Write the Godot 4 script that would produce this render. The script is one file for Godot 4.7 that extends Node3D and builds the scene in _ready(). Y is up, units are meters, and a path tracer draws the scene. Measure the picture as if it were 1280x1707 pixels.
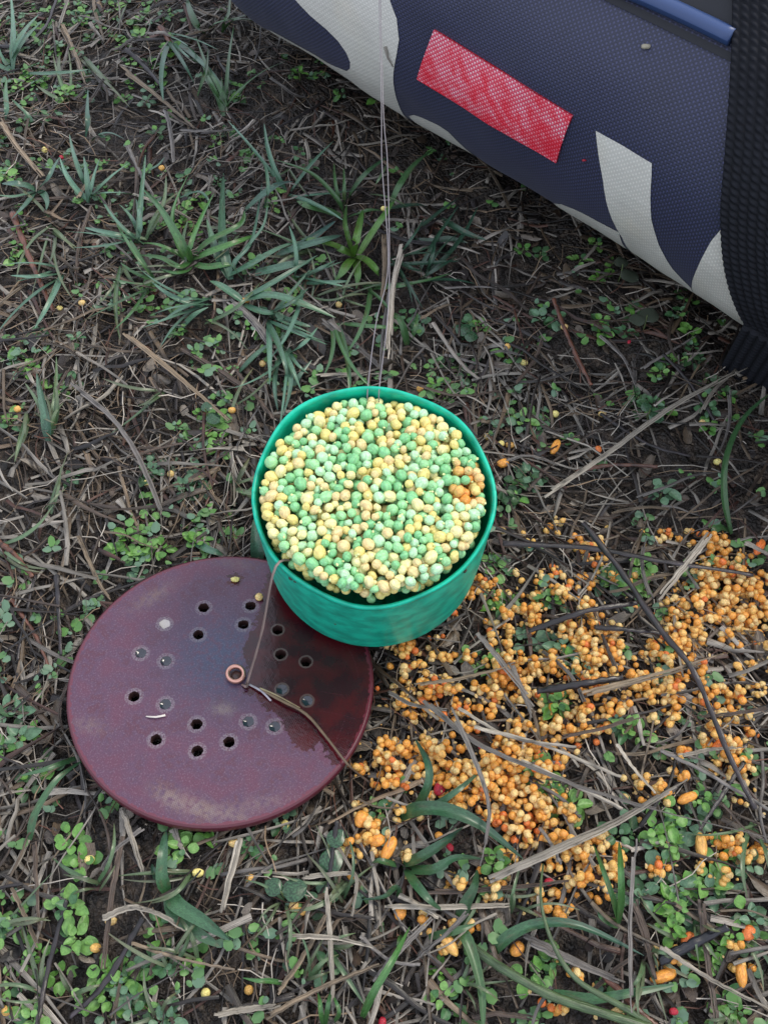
extends Node3D

# ---------------------------------------------------------------- camera frame (metres; photo pixels 1280 x 1707)
const FOCAL := 1605.0
const TILT := 32.0
const EYE := Vector3(0, 0.2722, 0)
var ax: Vector3
var up: Vector3

# disc and cup
const DISC_C := Vector3(-0.0466, 0.011, -0.1065)
const DISC_R := 0.0437
const DISC_T := 0.0032
var disc_basis: Basis
const CUP_C := Vector3(-0.0029, 0.0571, -0.1411)   # centre of the rim
const CUP_R := 0.0323
const CUP_RB := 0.0325
const CUP_H := 0.0440
var cup_basis: Basis

# bag
const BAG_O := Vector3(-0.0207, 0.064, -0.4385)
const BAG_A := Vector3(0.72029, 0, 0.69367)
const BAG_F := Vector3(-0.69367, 0, 0.72029)
const BAG_R := 0.06
const BAG_PH := 0.8378
const BAG_FLAT := 0.13

var noise := FastNoiseLite.new()
var noise2 := FastNoiseLite.new()
var rg := RandomNumberGenerator.new()
var M := {}
var used := {}


# ---------------------------------------------------------------- mesh collector
class Acc:
	var v := PackedVector3Array()
	var c := PackedColorArray()
	var t := PackedVector2Array()
	var ix := PackedInt32Array()

	func tri(a: int, b: int, d: int) -> void:
		ix.append(a); ix.append(b); ix.append(d)

	func quad(a: int, b: int, d: int, e: int) -> void:
		ix.append(a); ix.append(b); ix.append(d)
		ix.append(a); ix.append(d); ix.append(e)

	func put(p: Vector3, col: Color = Color.WHITE, uv: Vector2 = Vector2.ZERO) -> int:
		v.append(p); c.append(col); t.append(uv)
		return v.size() - 1

	func mesh() -> ArrayMesh:
		var n := PackedVector3Array()
		n.resize(v.size())
		for k in range(0, ix.size(), 3):
			var a := ix[k]
			var b := ix[k + 1]
			var d := ix[k + 2]
			var f := (v[d] - v[a]).cross(v[b] - v[a])
			f = f / maxf(sqrt(f.length()), 1e-9)
			n[a] += f; n[b] += f; n[d] += f
		for k in n.size():
			n[k] = n[k].normalized() if n[k].length_squared() > 1e-30 else Vector3.UP
		var arr := []
		arr.resize(Mesh.ARRAY_MAX)
		arr[Mesh.ARRAY_VERTEX] = v
		arr[Mesh.ARRAY_NORMAL] = n
		arr[Mesh.ARRAY_COLOR] = c
		arr[Mesh.ARRAY_TEX_UV] = t
		arr[Mesh.ARRAY_INDEX] = ix
		var m := ArrayMesh.new()
		m.add_surface_from_arrays(Mesh.PRIMITIVE_TRIANGLES, arr)
		return m


# ---------------------------------------------------------------- naming helpers
func numbered(called: String) -> String:
	var k: int = used.get(called, 0)
	used[called] = k + 1
	return called if k == 0 else "%s_%03d" % [called, k]


func tag(o: Node3D, label: String, category: String, group := "") -> void:
	o.set_meta("label", label)
	o.set_meta("category", category)
	if group:
		o.set_meta("group", group)


func thing(called: String, where: Vector3, label: String, category: String, group := "") -> Node3D:
	var o := Node3D.new()
	o.name = numbered(called)
	add_child(o, true)
	o.position = where
	tag(o, label, category, group)
	return o


func part(called: String, m: Mesh, mat: Material, parent: Node3D) -> MeshInstance3D:
	var o := MeshInstance3D.new()
	o.name = numbered(called) if parent == self else called
	o.mesh = m
	if mat:
		o.material_override = mat
	parent.add_child(o, true)
	return o


func solo(called: String, m: Mesh, mat: Material, where: Vector3, label: String, category: String, group := "") -> MeshInstance3D:
	var o := part(called, m, mat, self)
	o.position = where
	tag(o, label, category, group)
	return o


func stuff(called: String, m: Mesh, mat: Material, label: String, category: String) -> MeshInstance3D:
	var o := part(called, m, mat, self)
	tag(o, label, category)
	o.set_meta("kind", "stuff")
	return o


# ---------------------------------------------------------------- geometry of the place
func ray(px: float, py: float) -> Vector3:
	return ax + Vector3((px - 640.0) / FOCAL, 0, 0) + up * ((853.5 - py) / FOCAL)


func seen_at(p: Vector3) -> Vector2:
	var d := p - EYE
	var z := d.dot(ax)
	return Vector2(640.0 + FOCAL * d.x / z, 853.5 - FOCAL * d.dot(up) / z)


func unit_at(p: Vector3) -> float:   # metres that one photo pixel spans at a point
	return (p - EYE).dot(ax) / FOCAL


func gauss(x: float, z: float, cx: float, cz: float, s: float) -> float:
	return exp(-((x - cx) * (x - cx) + (z - cz) * (z - cz)) / (2.0 * s * s))


func ground_y(x: float, z: float) -> float:
	var y := noise.get_noise_2d(x * 1000.0, z * 1000.0) * 0.0035 + noise2.get_noise_2d(x * 1000.0, z * 1000.0) * 0.0014
	y += 0.009 * gauss(x, z, 0.006, -0.172, 0.018)
	y += 0.007 * gauss(x, z, -0.048, -0.055, 0.022) - 0.003 * gauss(x, z, -0.05, -0.13, 0.03)
	y -= 0.004 * gauss(x, z, -0.02, -0.135, 0.03)
	y += 0.004 * gauss(x, z, 0.04, -0.08, 0.04)
	return y


func at(px: float, py: float, lift := 0.0) -> Vector3:
	var d := ray(px, py)
	var p := EYE + d * ((lift - EYE.y) / d.y)
	for k in 5:
		p = EYE + d * ((ground_y(p.x, p.z) + lift - EYE.y) / d.y)
	return p


func on_disc(px: float, py: float, lift := 0.0) -> Vector3:   # a photo pixel on the disc's upper face, in the disc's own axes
	var n := disc_basis.y
	var d := ray(px, py)
	var p := EYE + d * ((DISC_C + n * lift - EYE).dot(n) / d.dot(n))
	return disc_basis.inverse() * (p - DISC_C)


func disc_point(px: float, py: float, lift := 0.0) -> Vector3:
	return DISC_C + disc_basis * on_disc(px, py, lift)


func bag_under(x: float, z: float) -> float:   # height of the bag's lower side above a point, 9 where there is none
	var p := Vector3(x, 0, z) - BAG_O
	var f := p.dot(BAG_F)
	var u := p.dot(BAG_A)
	if f > BAG_R or u < -0.055:
		return 9.0
	if f <= 0.0:
		return BAG_O.y - BAG_R
	return BAG_O.y - sqrt(BAG_R * BAG_R - f * f)


func blocked(p: Vector3, pad := 0.001) -> bool:
	var q := disc_basis.inverse() * (p - DISC_C)
	if Vector2(q.x, q.z).length() < DISC_R + pad and q.y > -DISC_T - pad:
		return true
	q = cup_basis.inverse() * (p - CUP_C)
	if Vector2(q.x, q.z).length() < CUP_R + pad and q.y > -CUP_H - pad:
		return true
	return p.y > bag_under(p.x, p.z) - pad


# ---------------------------------------------------------------- shapes
func smooth_path(pts: PackedVector3Array, n: int) -> PackedVector3Array:
	var out := PackedVector3Array()
	var m := pts.size()
	for i in n + 1:
		var f := float(i) / n * (m - 1)
		var k := mini(int(f), m - 2)
		var s := f - k
		var p0 := pts[maxi(k - 1, 0)]
		var p1 := pts[k]
		var p2 := pts[k + 1]
		var p3 := pts[mini(k + 2, m - 1)]
		out.append(0.5 * (2.0 * p1 + (p2 - p0) * s + (2.0 * p0 - 5.0 * p1 + 4.0 * p2 - p3) * s * s + (3.0 * p1 - p0 - 3.0 * p2 + p3) * s * s * s))
	return out


# a tapered stalk along a path: w0 to w1 half widths, flat = thickness over width, colours from c0 to c1, uneven by rough
func stalk(a: Acc, pts: PackedVector3Array, w0: float, w1: float, sides: int, flat: float, c0: Color, c1: Color, rough: float, twist := 0.0, spots := 0.0) -> void:
	var n := pts.size()
	var start := a.v.size()
	var length := 0.0
	var streak := PackedFloat32Array()
	for s in sides + 1:
		streak.append(rg.randf_range(1.0 - rough, 1.0 + rough))
	streak[sides] = streak[0]
	for i in n:
		var dir := (pts[mini(i + 1, n - 1)] - pts[maxi(i - 1, 0)]).normalized()
		var side := dir.cross(Vector3.UP)
		side = side.normalized() if side.length() > 0.05 else Vector3.RIGHT
		var top := side.cross(dir)
		var f := float(i) / (n - 1)
		var w := lerpf(w0, w1, f) * rg.randf_range(1.0 - rough * 0.5, 1.0 + rough * 0.5)
		if i > 0:
			length += pts[i].distance_to(pts[i - 1])
		var col := c0.lerp(c1, f)
		var dim := rg.randf_range(1.0 - rough, 1.0 + rough * 0.6)
		if spots > 0.0 and rg.randf() < spots:
			dim *= 0.35
		var tw := twist * f
		for s in sides + 1:
			var ang := TAU * s / sides
			var px := cos(ang) * w
			var py := sin(ang) * w * flat
			var p := pts[i] + side * (px * cos(tw) - py * sin(tw)) + top * (px * sin(tw) + py * cos(tw))
			var k := dim * streak[s]
			a.put(p, Color(col.r * k, col.g * k, col.b * k), Vector2(float(s) / sides, length * 22.0))
	for i in n - 1:
		for s in sides:
			var b := start + i * (sides + 1) + s
			a.quad(b, b + 1, b + sides + 2, b + sides + 1)
	for e in 2:   # close both ends
		var row := start + (n - 1 if e else 0) * (sides + 1)
		var cc := a.put(pts[n - 1 if e else 0], a.c[row], a.t[row])
		for s in sides:
			if e:
				a.tri(row + s, row + s + 1, cc)
			else:
				a.tri(row + s + 1, row + s, cc)


# a dry straw: wide ones split lengthwise into frayed strips that lie side by side
func straw(a: Acc, path: PackedVector3Array, w0: float, w1: float, c0: Color, c1: Color, sides: int) -> void:
	if w0 < 0.00062:
		stalk(a, path, w0, w1, sides, rg.randf_range(0.4, 0.75), c0, c1, 0.22, rg.randf_range(-0.8, 0.8), 0.08)
		return
	var strips := clampi(int(w0 / 0.00028), 3, 6)
	var n := path.size()
	for e in strips:
		var side_at := (e + 0.5) / strips * 2.0 - 1.0
		var first := rg.randi_range(0, maxi(1, n / 7))
		var last := n - 1 - rg.randi_range(0, maxi(1, n / 5))
		var pts := PackedVector3Array()
		var wave := rg.randf() * 6.0
		var stray := rg.randf_range(-0.3, 0.3) if rg.randf() < 0.4 else 0.0
		for i in range(first, last + 1):
			var f := float(i) / (n - 1)
			var dir := (path[mini(i + 1, n - 1)] - path[maxi(i - 1, 0)]).normalized()
			var side := dir.cross(Vector3.UP).normalized()
			var w := lerpf(w0, w1, f)
			pts.append(path[i] + side * w * (side_at * 0.8 + 0.12 * sin(f * 7.0 + wave) + stray * f * f) + Vector3.UP * w * (0.45 * (1.0 - side_at * side_at) + 0.1 * sin(f * 5.0 + wave * 2.0)))
		var k := rg.randf_range(0.55, 1.25)
		stalk(a, pts, w0 / strips * 1.35, w1 / strips * 1.1, 5, 0.7, c0 * k, c1 * k * rg.randf_range(0.7, 1.2), 0.15, 0.4, 0.05)


# a grass blade: folded along its midrib, widest in its lower third
func blade_mesh(pts: PackedVector3Array, width: float, base: Color, tip: Color, fold := 0.35, seg := 16) -> ArrayMesh:
	var a := Acc.new()
	var path := smooth_path(pts, seg)
	var roll := rg.randf_range(-0.5, 0.5)
	var phase := rg.randf() * 10.0
	for i in path.size():
		var f := float(i) / (path.size() - 1)
		var dir := (path[mini(i + 1, path.size() - 1)] - path[maxi(i - 1, 0)]).normalized()
		var side := dir.cross(Vector3.UP)
		side = side.normalized() if side.length() > 0.05 else Vector3.RIGHT
		side = side.rotated(dir, roll * (0.4 + f))
		var top := side.cross(dir)
		var w := width * 0.5 * minf(1.0, 0.55 + f * 2.2) * pow(maxf(1.0 - pow(f, 2.6), 0.0), 0.8)
		w *= 1.0 + 0.06 * sin(f * 9.0 + phase)
		w = maxf(w, 0.00006)
		for s in 7:
			var e := (s - 3) / 3.0
			var p := path[i] + side * (e * w) + top * (absf(e) * w * fold)
			var col := base.lerp(tip, pow(f, 1.5))
			var k := (1.18 if s == 3 else 0.92 if s % 2 else 1.04) * rg.randf_range(0.9, 1.08)
			var blot := noise2.get_noise_2d(p.x * 2500.0 + phase * 50.0, p.z * 2500.0)
			if blot > 0.42:
				col = col.lerp(Color(0.14, 0.11, 0.06), 0.45)
			a.put(p, Color(col.r * k, col.g * k, col.b * k), Vector2(s / 6.0, f * 3.0))
	for i in path.size() - 1:
		for s in 6:
			var b := i * 7 + s
			a.quad(b, b + 1, b + 8, b + 7)
	return a.mesh()


# a small oval leaf that starts at the origin and points along +z, cupped and creased
func leaf_mesh(length: float, width: float, point: float, cup: float, droop: float, notch := 0.0) -> ArrayMesh:
	var a := Acc.new()
	var nl := 7
	var nw := 6
	for i in nl + 1:
		var f := float(i) / nl
		var w := width * 0.5 * pow(maxf(sin(PI * pow(f, point)), 0.0), 0.62) + 0.00008
		for s in nw + 1:
			var e := 2.0 * s / nw - 1.0
			var y := cup * w * e * e - droop * length * f * f + 0.04 * length * sin(f * 7.0 + e * 2.0) * absf(e)
			if absf(e) < 0.1:
				y -= 0.03 * width
			var z := length * f - notch * length * (1.0 - absf(e)) * pow(f, 6.0)
			var k := rg.randf_range(0.88, 1.08) * (1.22 if s == nw / 2 else 1.0)
			a.put(Vector3(e * w, y, z), Color(k, k, k), Vector2(s / float(nw), f))
	for i in nl:
		for s in nw:
			var b := i * (nw + 1) + s
			a.quad(b, b + nw + 1, b + nw + 2, b + 1)
	return a.mesh()


func lump_mesh(radius: float, rings: int, uneven: float, squash: Vector3, seed_at: float, dent := 0.0) -> ArrayMesh:
	var a := Acc.new()
	var cols := rings * 2
	for i in rings + 1:
		var th := PI * i / rings
		for s in cols + 1:
			var ph := TAU * (s % cols) / cols
			var d := Vector3(sin(th) * cos(ph), cos(th), sin(th) * sin(ph))
			var r := radius * (1.0 + uneven * noise.get_noise_3d(d.x * 30.0 + seed_at, d.y * 30.0 + seed_at * 0.7, d.z * 30.0) * 1.6 + uneven * 0.6 * noise2.get_noise_3d(d.x * 24.0 - seed_at, d.y * 24.0, d.z * 24.0))
			if dent > 0.0:
				r *= 1.0 - dent * pow(maxf(d.dot(Vector3(0.4, 0.85, 0.3).normalized()), 0.0), 8.0)
			var k := 1.0 + 0.25 * noise2.get_noise_3d(d.x * 50.0 + seed_at, d.y * 50.0, d.z * 50.0)
			a.put(d * squash * r, Color(k, k, k), Vector2(float(s) / cols, float(i) / rings))
	for i in rings:
		for s in cols:
			var b := i * (cols + 1) + s
			a.quad(b, b + 1, b + cols + 2, b + cols + 1)
	var m := a.mesh()
	return m


func ring_mesh(profile: PackedVector2Array, seg: int) -> ArrayMesh:   # a lathe about y; a profile that runs upwards on the outside faces out
	var a := Acc.new()
	var along := 0.0
	for i in profile.size():
		if i:
			along += profile[i].distance_to(profile[i - 1])
		for s in seg + 1:
			var ang := TAU * (s % seg) / seg
			var r := profile[i].x
			var y := profile[i].y
			a.put(Vector3(cos(ang) * r, y, sin(ang) * r), Color.WHITE, Vector2(float(s) / seg * 30.0, along * 100.0))
	for i in profile.size() - 1:
		for s in seg:
			var b := i * (seg + 1) + s
			a.quad(b, b + seg + 1, b + seg + 2, b + 1)
	return a.mesh()


# ---------------------------------------------------------------- materials
func lin(r: float, g: float, b: float) -> Color:
	return Color(r, g, b).linear_to_srgb()


func noise_tex(freq: float, size: int, ramp: Array, octaves := 4, as_normal := false, bump := 4.0, sd := 7) -> NoiseTexture2D:
	var n := FastNoiseLite.new()
	n.noise_type = FastNoiseLite.TYPE_SIMPLEX_SMOOTH
	n.frequency = freq
	n.fractal_octaves = octaves
	n.seed = sd
	var t := NoiseTexture2D.new()
	t.width = size
	t.height = size
	t.seamless = true
	t.as_normal_map = as_normal
	t.bump_strength = bump
	if ramp:
		var g := Gradient.new()
		g.offsets = PackedFloat32Array(ramp.map(func(x): return x[0]))
		g.colors = PackedColorArray(ramp.map(func(x): return x[1]))
		t.color_ramp = g
	t.noise = n
	return t


func plain(col: Color, rough: float, spec := 0.5) -> StandardMaterial3D:
	var m := StandardMaterial3D.new()
	m.albedo_color = col
	m.roughness = rough
	m.metallic_specular = spec
	return m


func grey_ramp(lo: float, hi: float) -> Array:
	return [[0.25, Color(lo, lo, lo)], [0.75, Color(hi, hi, hi)]]


func weave_image(size: int, height: bool, worn: float) -> Image:   # plain weave, two threads each way
	var im := Image.create(size, size, false, Image.FORMAT_RGB8)
	for y in size:
		for x in size:
			var u := fposmod(float(x) / size * 2.0, 2.0)
			var v := fposmod(float(y) / size * 2.0, 2.0)
			var over := (int(u) + int(v)) % 2 == 0
			var fu := u - floorf(u) - 0.5
			var fv := v - floorf(v) - 0.5
			var h := 0.0
			if over:
				h = cos(fu * PI * 0.96) * (0.72 + 0.28 * cos(fv * TAU * 0.5))
			else:
				h = 0.62 * cos(fv * PI * 0.96) * (0.6 + 0.4 * cos(fu * TAU * 0.5))
			h = clampf(h, 0.0, 1.0)
			var k := h if height else clampf(1.0 - worn + worn * (pow(h, 2.2) if over else 0.12 * h), 0.0, 1.0)
			im.set_pixel(x, y, Color(k, k, k))
	return im


func make_materials() -> void:
	var streaks := Image.create(64, 256, false, Image.FORMAT_RGB8)
	var sn := FastNoiseLite.new()
	sn.frequency = 0.11
	sn.seed = 3
	for y in 256:
		for x in 64:
			var w := float(y) / 256.0
			var p := sn.get_noise_2d(x * 3.1, y * 0.22)
			var q := sn.get_noise_2d(x * 3.1, (y - 256) * 0.22)
			var g := clampf(0.80 + 0.42 * lerpf(p, q, w) + 0.16 * sn.get_noise_2d(x * 8.0, y * 3.0), 0.25, 1.0)
			streaks.set_pixel(x, y, Color(g, g, g))
	var straw := StandardMaterial3D.new()
	straw.vertex_color_use_as_albedo = true
	straw.albedo_texture = ImageTexture.create_from_image(streaks)
	straw.roughness = 0.44
	straw.heightmap_enabled = true
	straw.heightmap_texture = straw.albedo_texture
	straw.heightmap_scale = 0.02
	M.straw = straw
	var wet := straw.duplicate()
	wet.roughness = 0.34
	M.wet_straw = wet
	var fibre := StandardMaterial3D.new()
	fibre.vertex_color_use_as_albedo = true
	fibre.roughness = 0.7
	M.fibre = fibre

	var soil := StandardMaterial3D.new()
	soil.albedo_texture = noise_tex(0.02, 512, [[0.2, lin(0.007, 0.005, 0.004)], [0.42, lin(0.016, 0.011, 0.008)], [0.58, lin(0.03, 0.021, 0.015)], [0.78, lin(0.085, 0.062, 0.044)]], 6)
	soil.uv1_triplanar = true
	soil.uv1_world_triplanar = true
	soil.uv1_scale = Vector3(16, 16, 16)
	soil.roughness = 0.6
	soil.heightmap_enabled = true
	soil.heightmap_texture = noise_tex(0.06, 512, grey_ramp(0.0, 1.0), 6, false, 4.0, 11)
	soil.heightmap_scale = 0.16
	M.soil = soil
	var clod := StandardMaterial3D.new()
	clod.vertex_color_use_as_albedo = true
	clod.roughness = 0.8
	M.clod = clod

	var blade := StandardMaterial3D.new()
	blade.vertex_color_use_as_albedo = true
	blade.albedo_texture = M.straw.albedo_texture
	blade.roughness = 0.36
	blade.backlight_enabled = true
	blade.backlight = Color(0.35, 0.4, 0.2)
	M.blade = blade
	var greens := [[0.12, 0.29, 0.05], [0.085, 0.22, 0.045], [0.16, 0.33, 0.08], [0.06, 0.16, 0.06], [0.10, 0.20, 0.11], [0.04, 0.10, 0.035]]
	M.leaves = []
	var mottled := noise_tex(0.03, 128, grey_ramp(0.88, 1.0), 3, false, 4.0, 21)
	for g in greens:
		var m := StandardMaterial3D.new()
		m.albedo_color = lin(g[0], g[1], g[2])
		m.albedo_texture = mottled
		m.vertex_color_use_as_albedo = true
		m.roughness = 0.46
		m.backlight_enabled = true
		m.backlight = Color(0.3, 0.4, 0.12)
		M.leaves.append(m)
	M.stem = plain(lin(0.09, 0.12, 0.045), 0.5)

	var speck := noise_tex(0.035, 128, grey_ramp(0.86, 1.0), 5, false, 4.0, 31)
	var pit := noise_tex(0.07, 128, grey_ramp(0.0, 1.0), 4, false, 4.0, 33)
	M.pellet = {}
	var tints := {
		"yellow": [[0.92, 0.74, 0.25], [0.95, 0.84, 0.40], [0.90, 0.68, 0.32]],
		"green": [[0.37, 0.74, 0.35], [0.55, 0.86, 0.52], [0.25, 0.62, 0.28]],
		"orange": [[0.90, 0.34, 0.06], [0.92, 0.46, 0.125], [0.93, 0.57, 0.23], [0.84, 0.19, 0.04]],
		"red": [[0.48, 0.012, 0.035]],
	}
	for k in tints:
		M.pellet[k] = []
		for g in tints[k]:
			var m := StandardMaterial3D.new()
			m.albedo_color = lin(g[0], g[1], g[2])
			m.albedo_texture = speck
			m.vertex_color_use_as_albedo = true
			m.uv1_scale = Vector3(1, 1, 1)
			m.roughness = 0.5 if k in ["yellow", "green"] else 0.36
			m.heightmap_enabled = true
			m.heightmap_texture = pit
			m.heightmap_scale = 0.005 if k in ["yellow", "green"] else 0.008
			if true:
				m.subsurf_scatter_enabled = true
				m.subsurf_scatter_strength = 0.22 if k in ["orange", "red"] else 0.1
			M.pellet[k].append(m)

	var plastic := plain(lin(0.008, 0.60, 0.42), 0.34)
	var scuff := Image.create(1024, 256, false, Image.FORMAT_RGB8)
	var pn := FastNoiseLite.new()
	pn.frequency = 0.012
	pn.fractal_octaves = 5
	for y in 256:
		for x in 1024:
			var g := clampf(0.92 + 0.22 * pn.get_noise_2d(x, y * 2.0), 0.0, 1.0)
			scuff.set_pixel(x, y, Color(g * 0.9, g, g * 0.98))
	for k in 260:
		var p := Vector2(rg.randf_range(0, 1023), rg.randf_range(0, 255))
		var slope := rg.randfn(0.0, 0.12)
		var pale := rg.randf_range(0.03, 0.16)
		for e in int(rg.randf_range(10, 110)):
			var q := Vector2i(posmod(int(p.x) + e, 1024), clampi(int(p.y + slope * e), 0, 255))
			scuff.set_pixelv(q, scuff.get_pixelv(q).lerp(Color(0.95, 1, 1) if k % 3 else Color(0.35, 0.5, 0.45), pale))
	plastic.albedo_texture = ImageTexture.create_from_image(scuff)
	plastic.heightmap_enabled = true
	plastic.heightmap_texture = noise_tex(0.02, 256, grey_ramp(0.3, 0.7), 5, false, 4.0, 42)
	plastic.heightmap_scale = 0.012
	plastic.uv1_scale = Vector3(0.1, 0.23, 1)
	plastic.backlight_enabled = true
	plastic.backlight = Color(0.5, 0.6, 0.56)
	M.plastic = plastic

	M.mud = plain(lin(0.05, 0.037, 0.026), 0.8)
	var copper := plain(lin(0.62, 0.33, 0.26), 0.32)
	copper.metallic = 0.9
	M.copper = copper
	M.water = plain(lin(0.018, 0.02, 0.03), 0.16, 0.6)

	# bag cloth
	var hmap := ImageTexture.create_from_image(weave_image(48, true, 0.0))
	var cols := {
		"navy": [lin(0.054, 0.062, 0.150), 0.45, 0.5, 0.013], "white": [lin(0.70, 0.68, 0.62), 0.12, 0.75, 0.005], "red": [lin(0.72, 0.03, 0.07), 0.0, 0.5, 0.02],
	}
	for k in cols:
		var m := StandardMaterial3D.new()
		m.albedo_color = cols[k][0]
		if k == "red":
			var im := Image.create(48, 48, false, Image.FORMAT_RGB8)
			var w := weave_image(48, false, 1.0)
			for y in 48:
				for x in 48:
					im.set_pixel(x, y, Color(0.84, 0.22, 0.34).lerp(Color(0.97, 0.90, 0.91), clampf(pow(w.get_pixel(x, y).r, 0.6) * 1.1, 0, 1)))
			m.albedo_color = Color.WHITE
			m.albedo_texture = ImageTexture.create_from_image(im)
		else:
			m.albedo_texture = ImageTexture.create_from_image(weave_image(48, false, cols[k][1]))
		m.roughness = cols[k][2]
		m.heightmap_enabled = true
		m.heightmap_texture = hmap
		m.heightmap_scale = cols[k][3]
		if k == "navy":
			m.rim_enabled = true
			m.rim = 0.3
			m.rim_tint = 0.4
		m.vertex_color_use_as_albedo = true
		M[k] = m
	M.webbing = plain(lin(0.008, 0.009, 0.014), 0.75, 0.35)
	M.webbing.vertex_color_use_as_albedo = true
	M.piping = plain(lin(0.03, 0.06, 0.16), 0.38)
	M.tape = plain(lin(0.008, 0.009, 0.014), 0.7)


# ---------------------------------------------------------------- labels: where something lies, told by what can be found near it
const MARKS := [
	["the maroon disc", 367, 1155, 250], ["the green cup", 625, 850, 205], ["the big blue-green tuft", 410, 440, 75], ["the bright-centred tuft", 590, 425, 45],
	["the long pale stem", 1090, 710, 60], ["the near orange heap", 840, 1345, 85], ["the far orange heap", 1205, 1015, 70], ["the wide-bladed tuft", 700, 1400, 50],
	["the charred black stick", 1155, 1575, 40], ["the folded green blade", 330, 1490, 50], ["the red pip", 733, 1314, 16], ["the curved black twig", 1120, 1080, 40],
	["the grassy left edge", 60, 320, 50], ["the bag's left end", 440, 90, 60], ["the black webbing strap", 1260, 560, 50], ["the twin lower stems", 900, 1640, 50],
	["the upper left corner", 40, 40, 50], ["the lower left corner", 40, 1660, 50], ["the lower right corner", 1240, 1660, 50], ["the brown curl of bark", 60, 900, 40],
	["the tall lower blade", 645, 1620, 40], ["the crossing pale straws", 225, 1530, 45], ["the round seedling patch", 440, 200, 60], ["the lone two-leaved seedling", 70, 620, 40],
]
const WAYS := ["right of", "below right of", "below", "below left of", "left of", "above left of", "above", "above right of"]


func spot_of(p: Vector3) -> String:
	var s := seen_at(p)
	var best := 1e9
	var pick := 0
	for k in MARKS.size():
		var d: float = Vector2(s.x - MARKS[k][1], s.y - MARKS[k][2]).length() - MARKS[k][3]
		if d < best:
			best = d
			pick = k
	var m = MARKS[pick]
	if best < 0.0 and pick != 0 and pick != 1:
		return "at " + m[0]
	var w: String = WAYS[posmod(roundi(atan2(s.y - m[2], s.x - m[1]) / (TAU / 8.0)), 8)]
	return ("just " if best < 45.0 else "") + w + " " + m[0]


# ---------------------------------------------------------------- the scene
func _ready() -> void:
	var a := deg_to_rad(TILT)
	ax = Vector3(0, -cos(a), -sin(a))
	up = Vector3(0, sin(a), -cos(a))
	var cam := Camera3D.new()
	cam.name = "camera"
	cam.fov = 56.0
	cam.near = 0.01
	cam.far = 200.0
	cam.position = EYE
	cam.rotation = Vector3(-(PI / 2 - a), 0, 0)
	add_child(cam)
	cam.current = true
	var env := Environment.new()
	env.background_mode = Environment.BG_SKY
	var sky := Sky.new()
	var ps := ProceduralSkyMaterial.new()
	ps.sky_top_color = Color(0.85, 0.88, 0.94)
	ps.sky_horizon_color = Color(0.78, 0.81, 0.87)
	ps.sky_curve = 0.2
	ps.ground_bottom_color = Color(0.12, 0.12, 0.10)
	ps.ground_horizon_color = Color(0.35, 0.36, 0.34)
	ps.sun_angle_max = 1.0
	sky.sky_material = ps
	env.sky = sky
	env.background_energy_multiplier = 1.0
	env.tonemap_mode = Environment.TONE_MAPPER_LINEAR
	env.tonemap_exposure = 1.8
	env.sdfgi_enabled = true
	env.ssao_enabled = true
	env.ssil_enabled = true
	var we := WorldEnvironment.new()
	we.name = "environment"
	we.environment = env
	add_child(we)
	var sun := DirectionalLight3D.new()
	sun.name = "sun"
	sun.light_energy = 0.45
	sun.light_color = Color(1.0, 0.97, 0.92)
	sun.light_angular_distance = 20.0
	sun.shadow_enabled = true
	sun.rotation_degrees = Vector3(-50, 118, 0)
	add_child(sun)

	rg.seed = 12
	noise.noise_type = FastNoiseLite.TYPE_SIMPLEX_SMOOTH
	noise.frequency = 0.03
	noise.fractal_octaves = 3
	noise.seed = 5
	noise2.noise_type = FastNoiseLite.TYPE_SIMPLEX_SMOOTH
	noise2.frequency = 0.16
	noise2.fractal_octaves = 3
	noise2.seed = 9
	disc_basis = tilted(Vector3(0.05, 1, -0.11))
	cup_basis = tilted(Vector3(0.004, 1, 0.174))
	make_materials()
	build_ground()
	build_bag()
	build_disc()
	build_cup()
	build_cords()
	build_grass()
	build_weeds()
	build_straw()
	build_orange()
	build_litter()
	single_out()


func single_out() -> void:   # labels that several things share get told apart by their order from the left
	var by := {}
	for o in get_children():
		if o.has_meta("category") and not o.has_meta("kind"):
			var key: String = o.get_meta("label")
			if not by.has(key):
				by[key] = []
			var c: Vector3 = o.position
			if o is MeshInstance3D:
				c = o.transform * o.mesh.get_aabb().get_center()
			by[key].append([seen_at(c).x, o])
	var words := ["leftmost", "second leftmost", "third leftmost", "fourth leftmost", "fifth leftmost", "sixth leftmost", "seventh leftmost", "eighth leftmost"]
	for key in by:
		var list: Array = by[key]
		if list.size() < 2:
			continue
		list.sort_custom(func(x, y): return x[0] < y[0])
		for k in list.size():
			var w: String = ("left one" if k == 0 else "right one") if list.size() == 2 else "rightmost" if k == list.size() - 1 else words[mini(k, 7)]
			list[k][1].set_meta("label", key + ", " + w)


func tilted(n: Vector3) -> Basis:
	n = n.normalized()
	var x := Vector3.RIGHT - n * n.x
	x = x.normalized()
	return Basis(x, n, x.cross(n))


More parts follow.
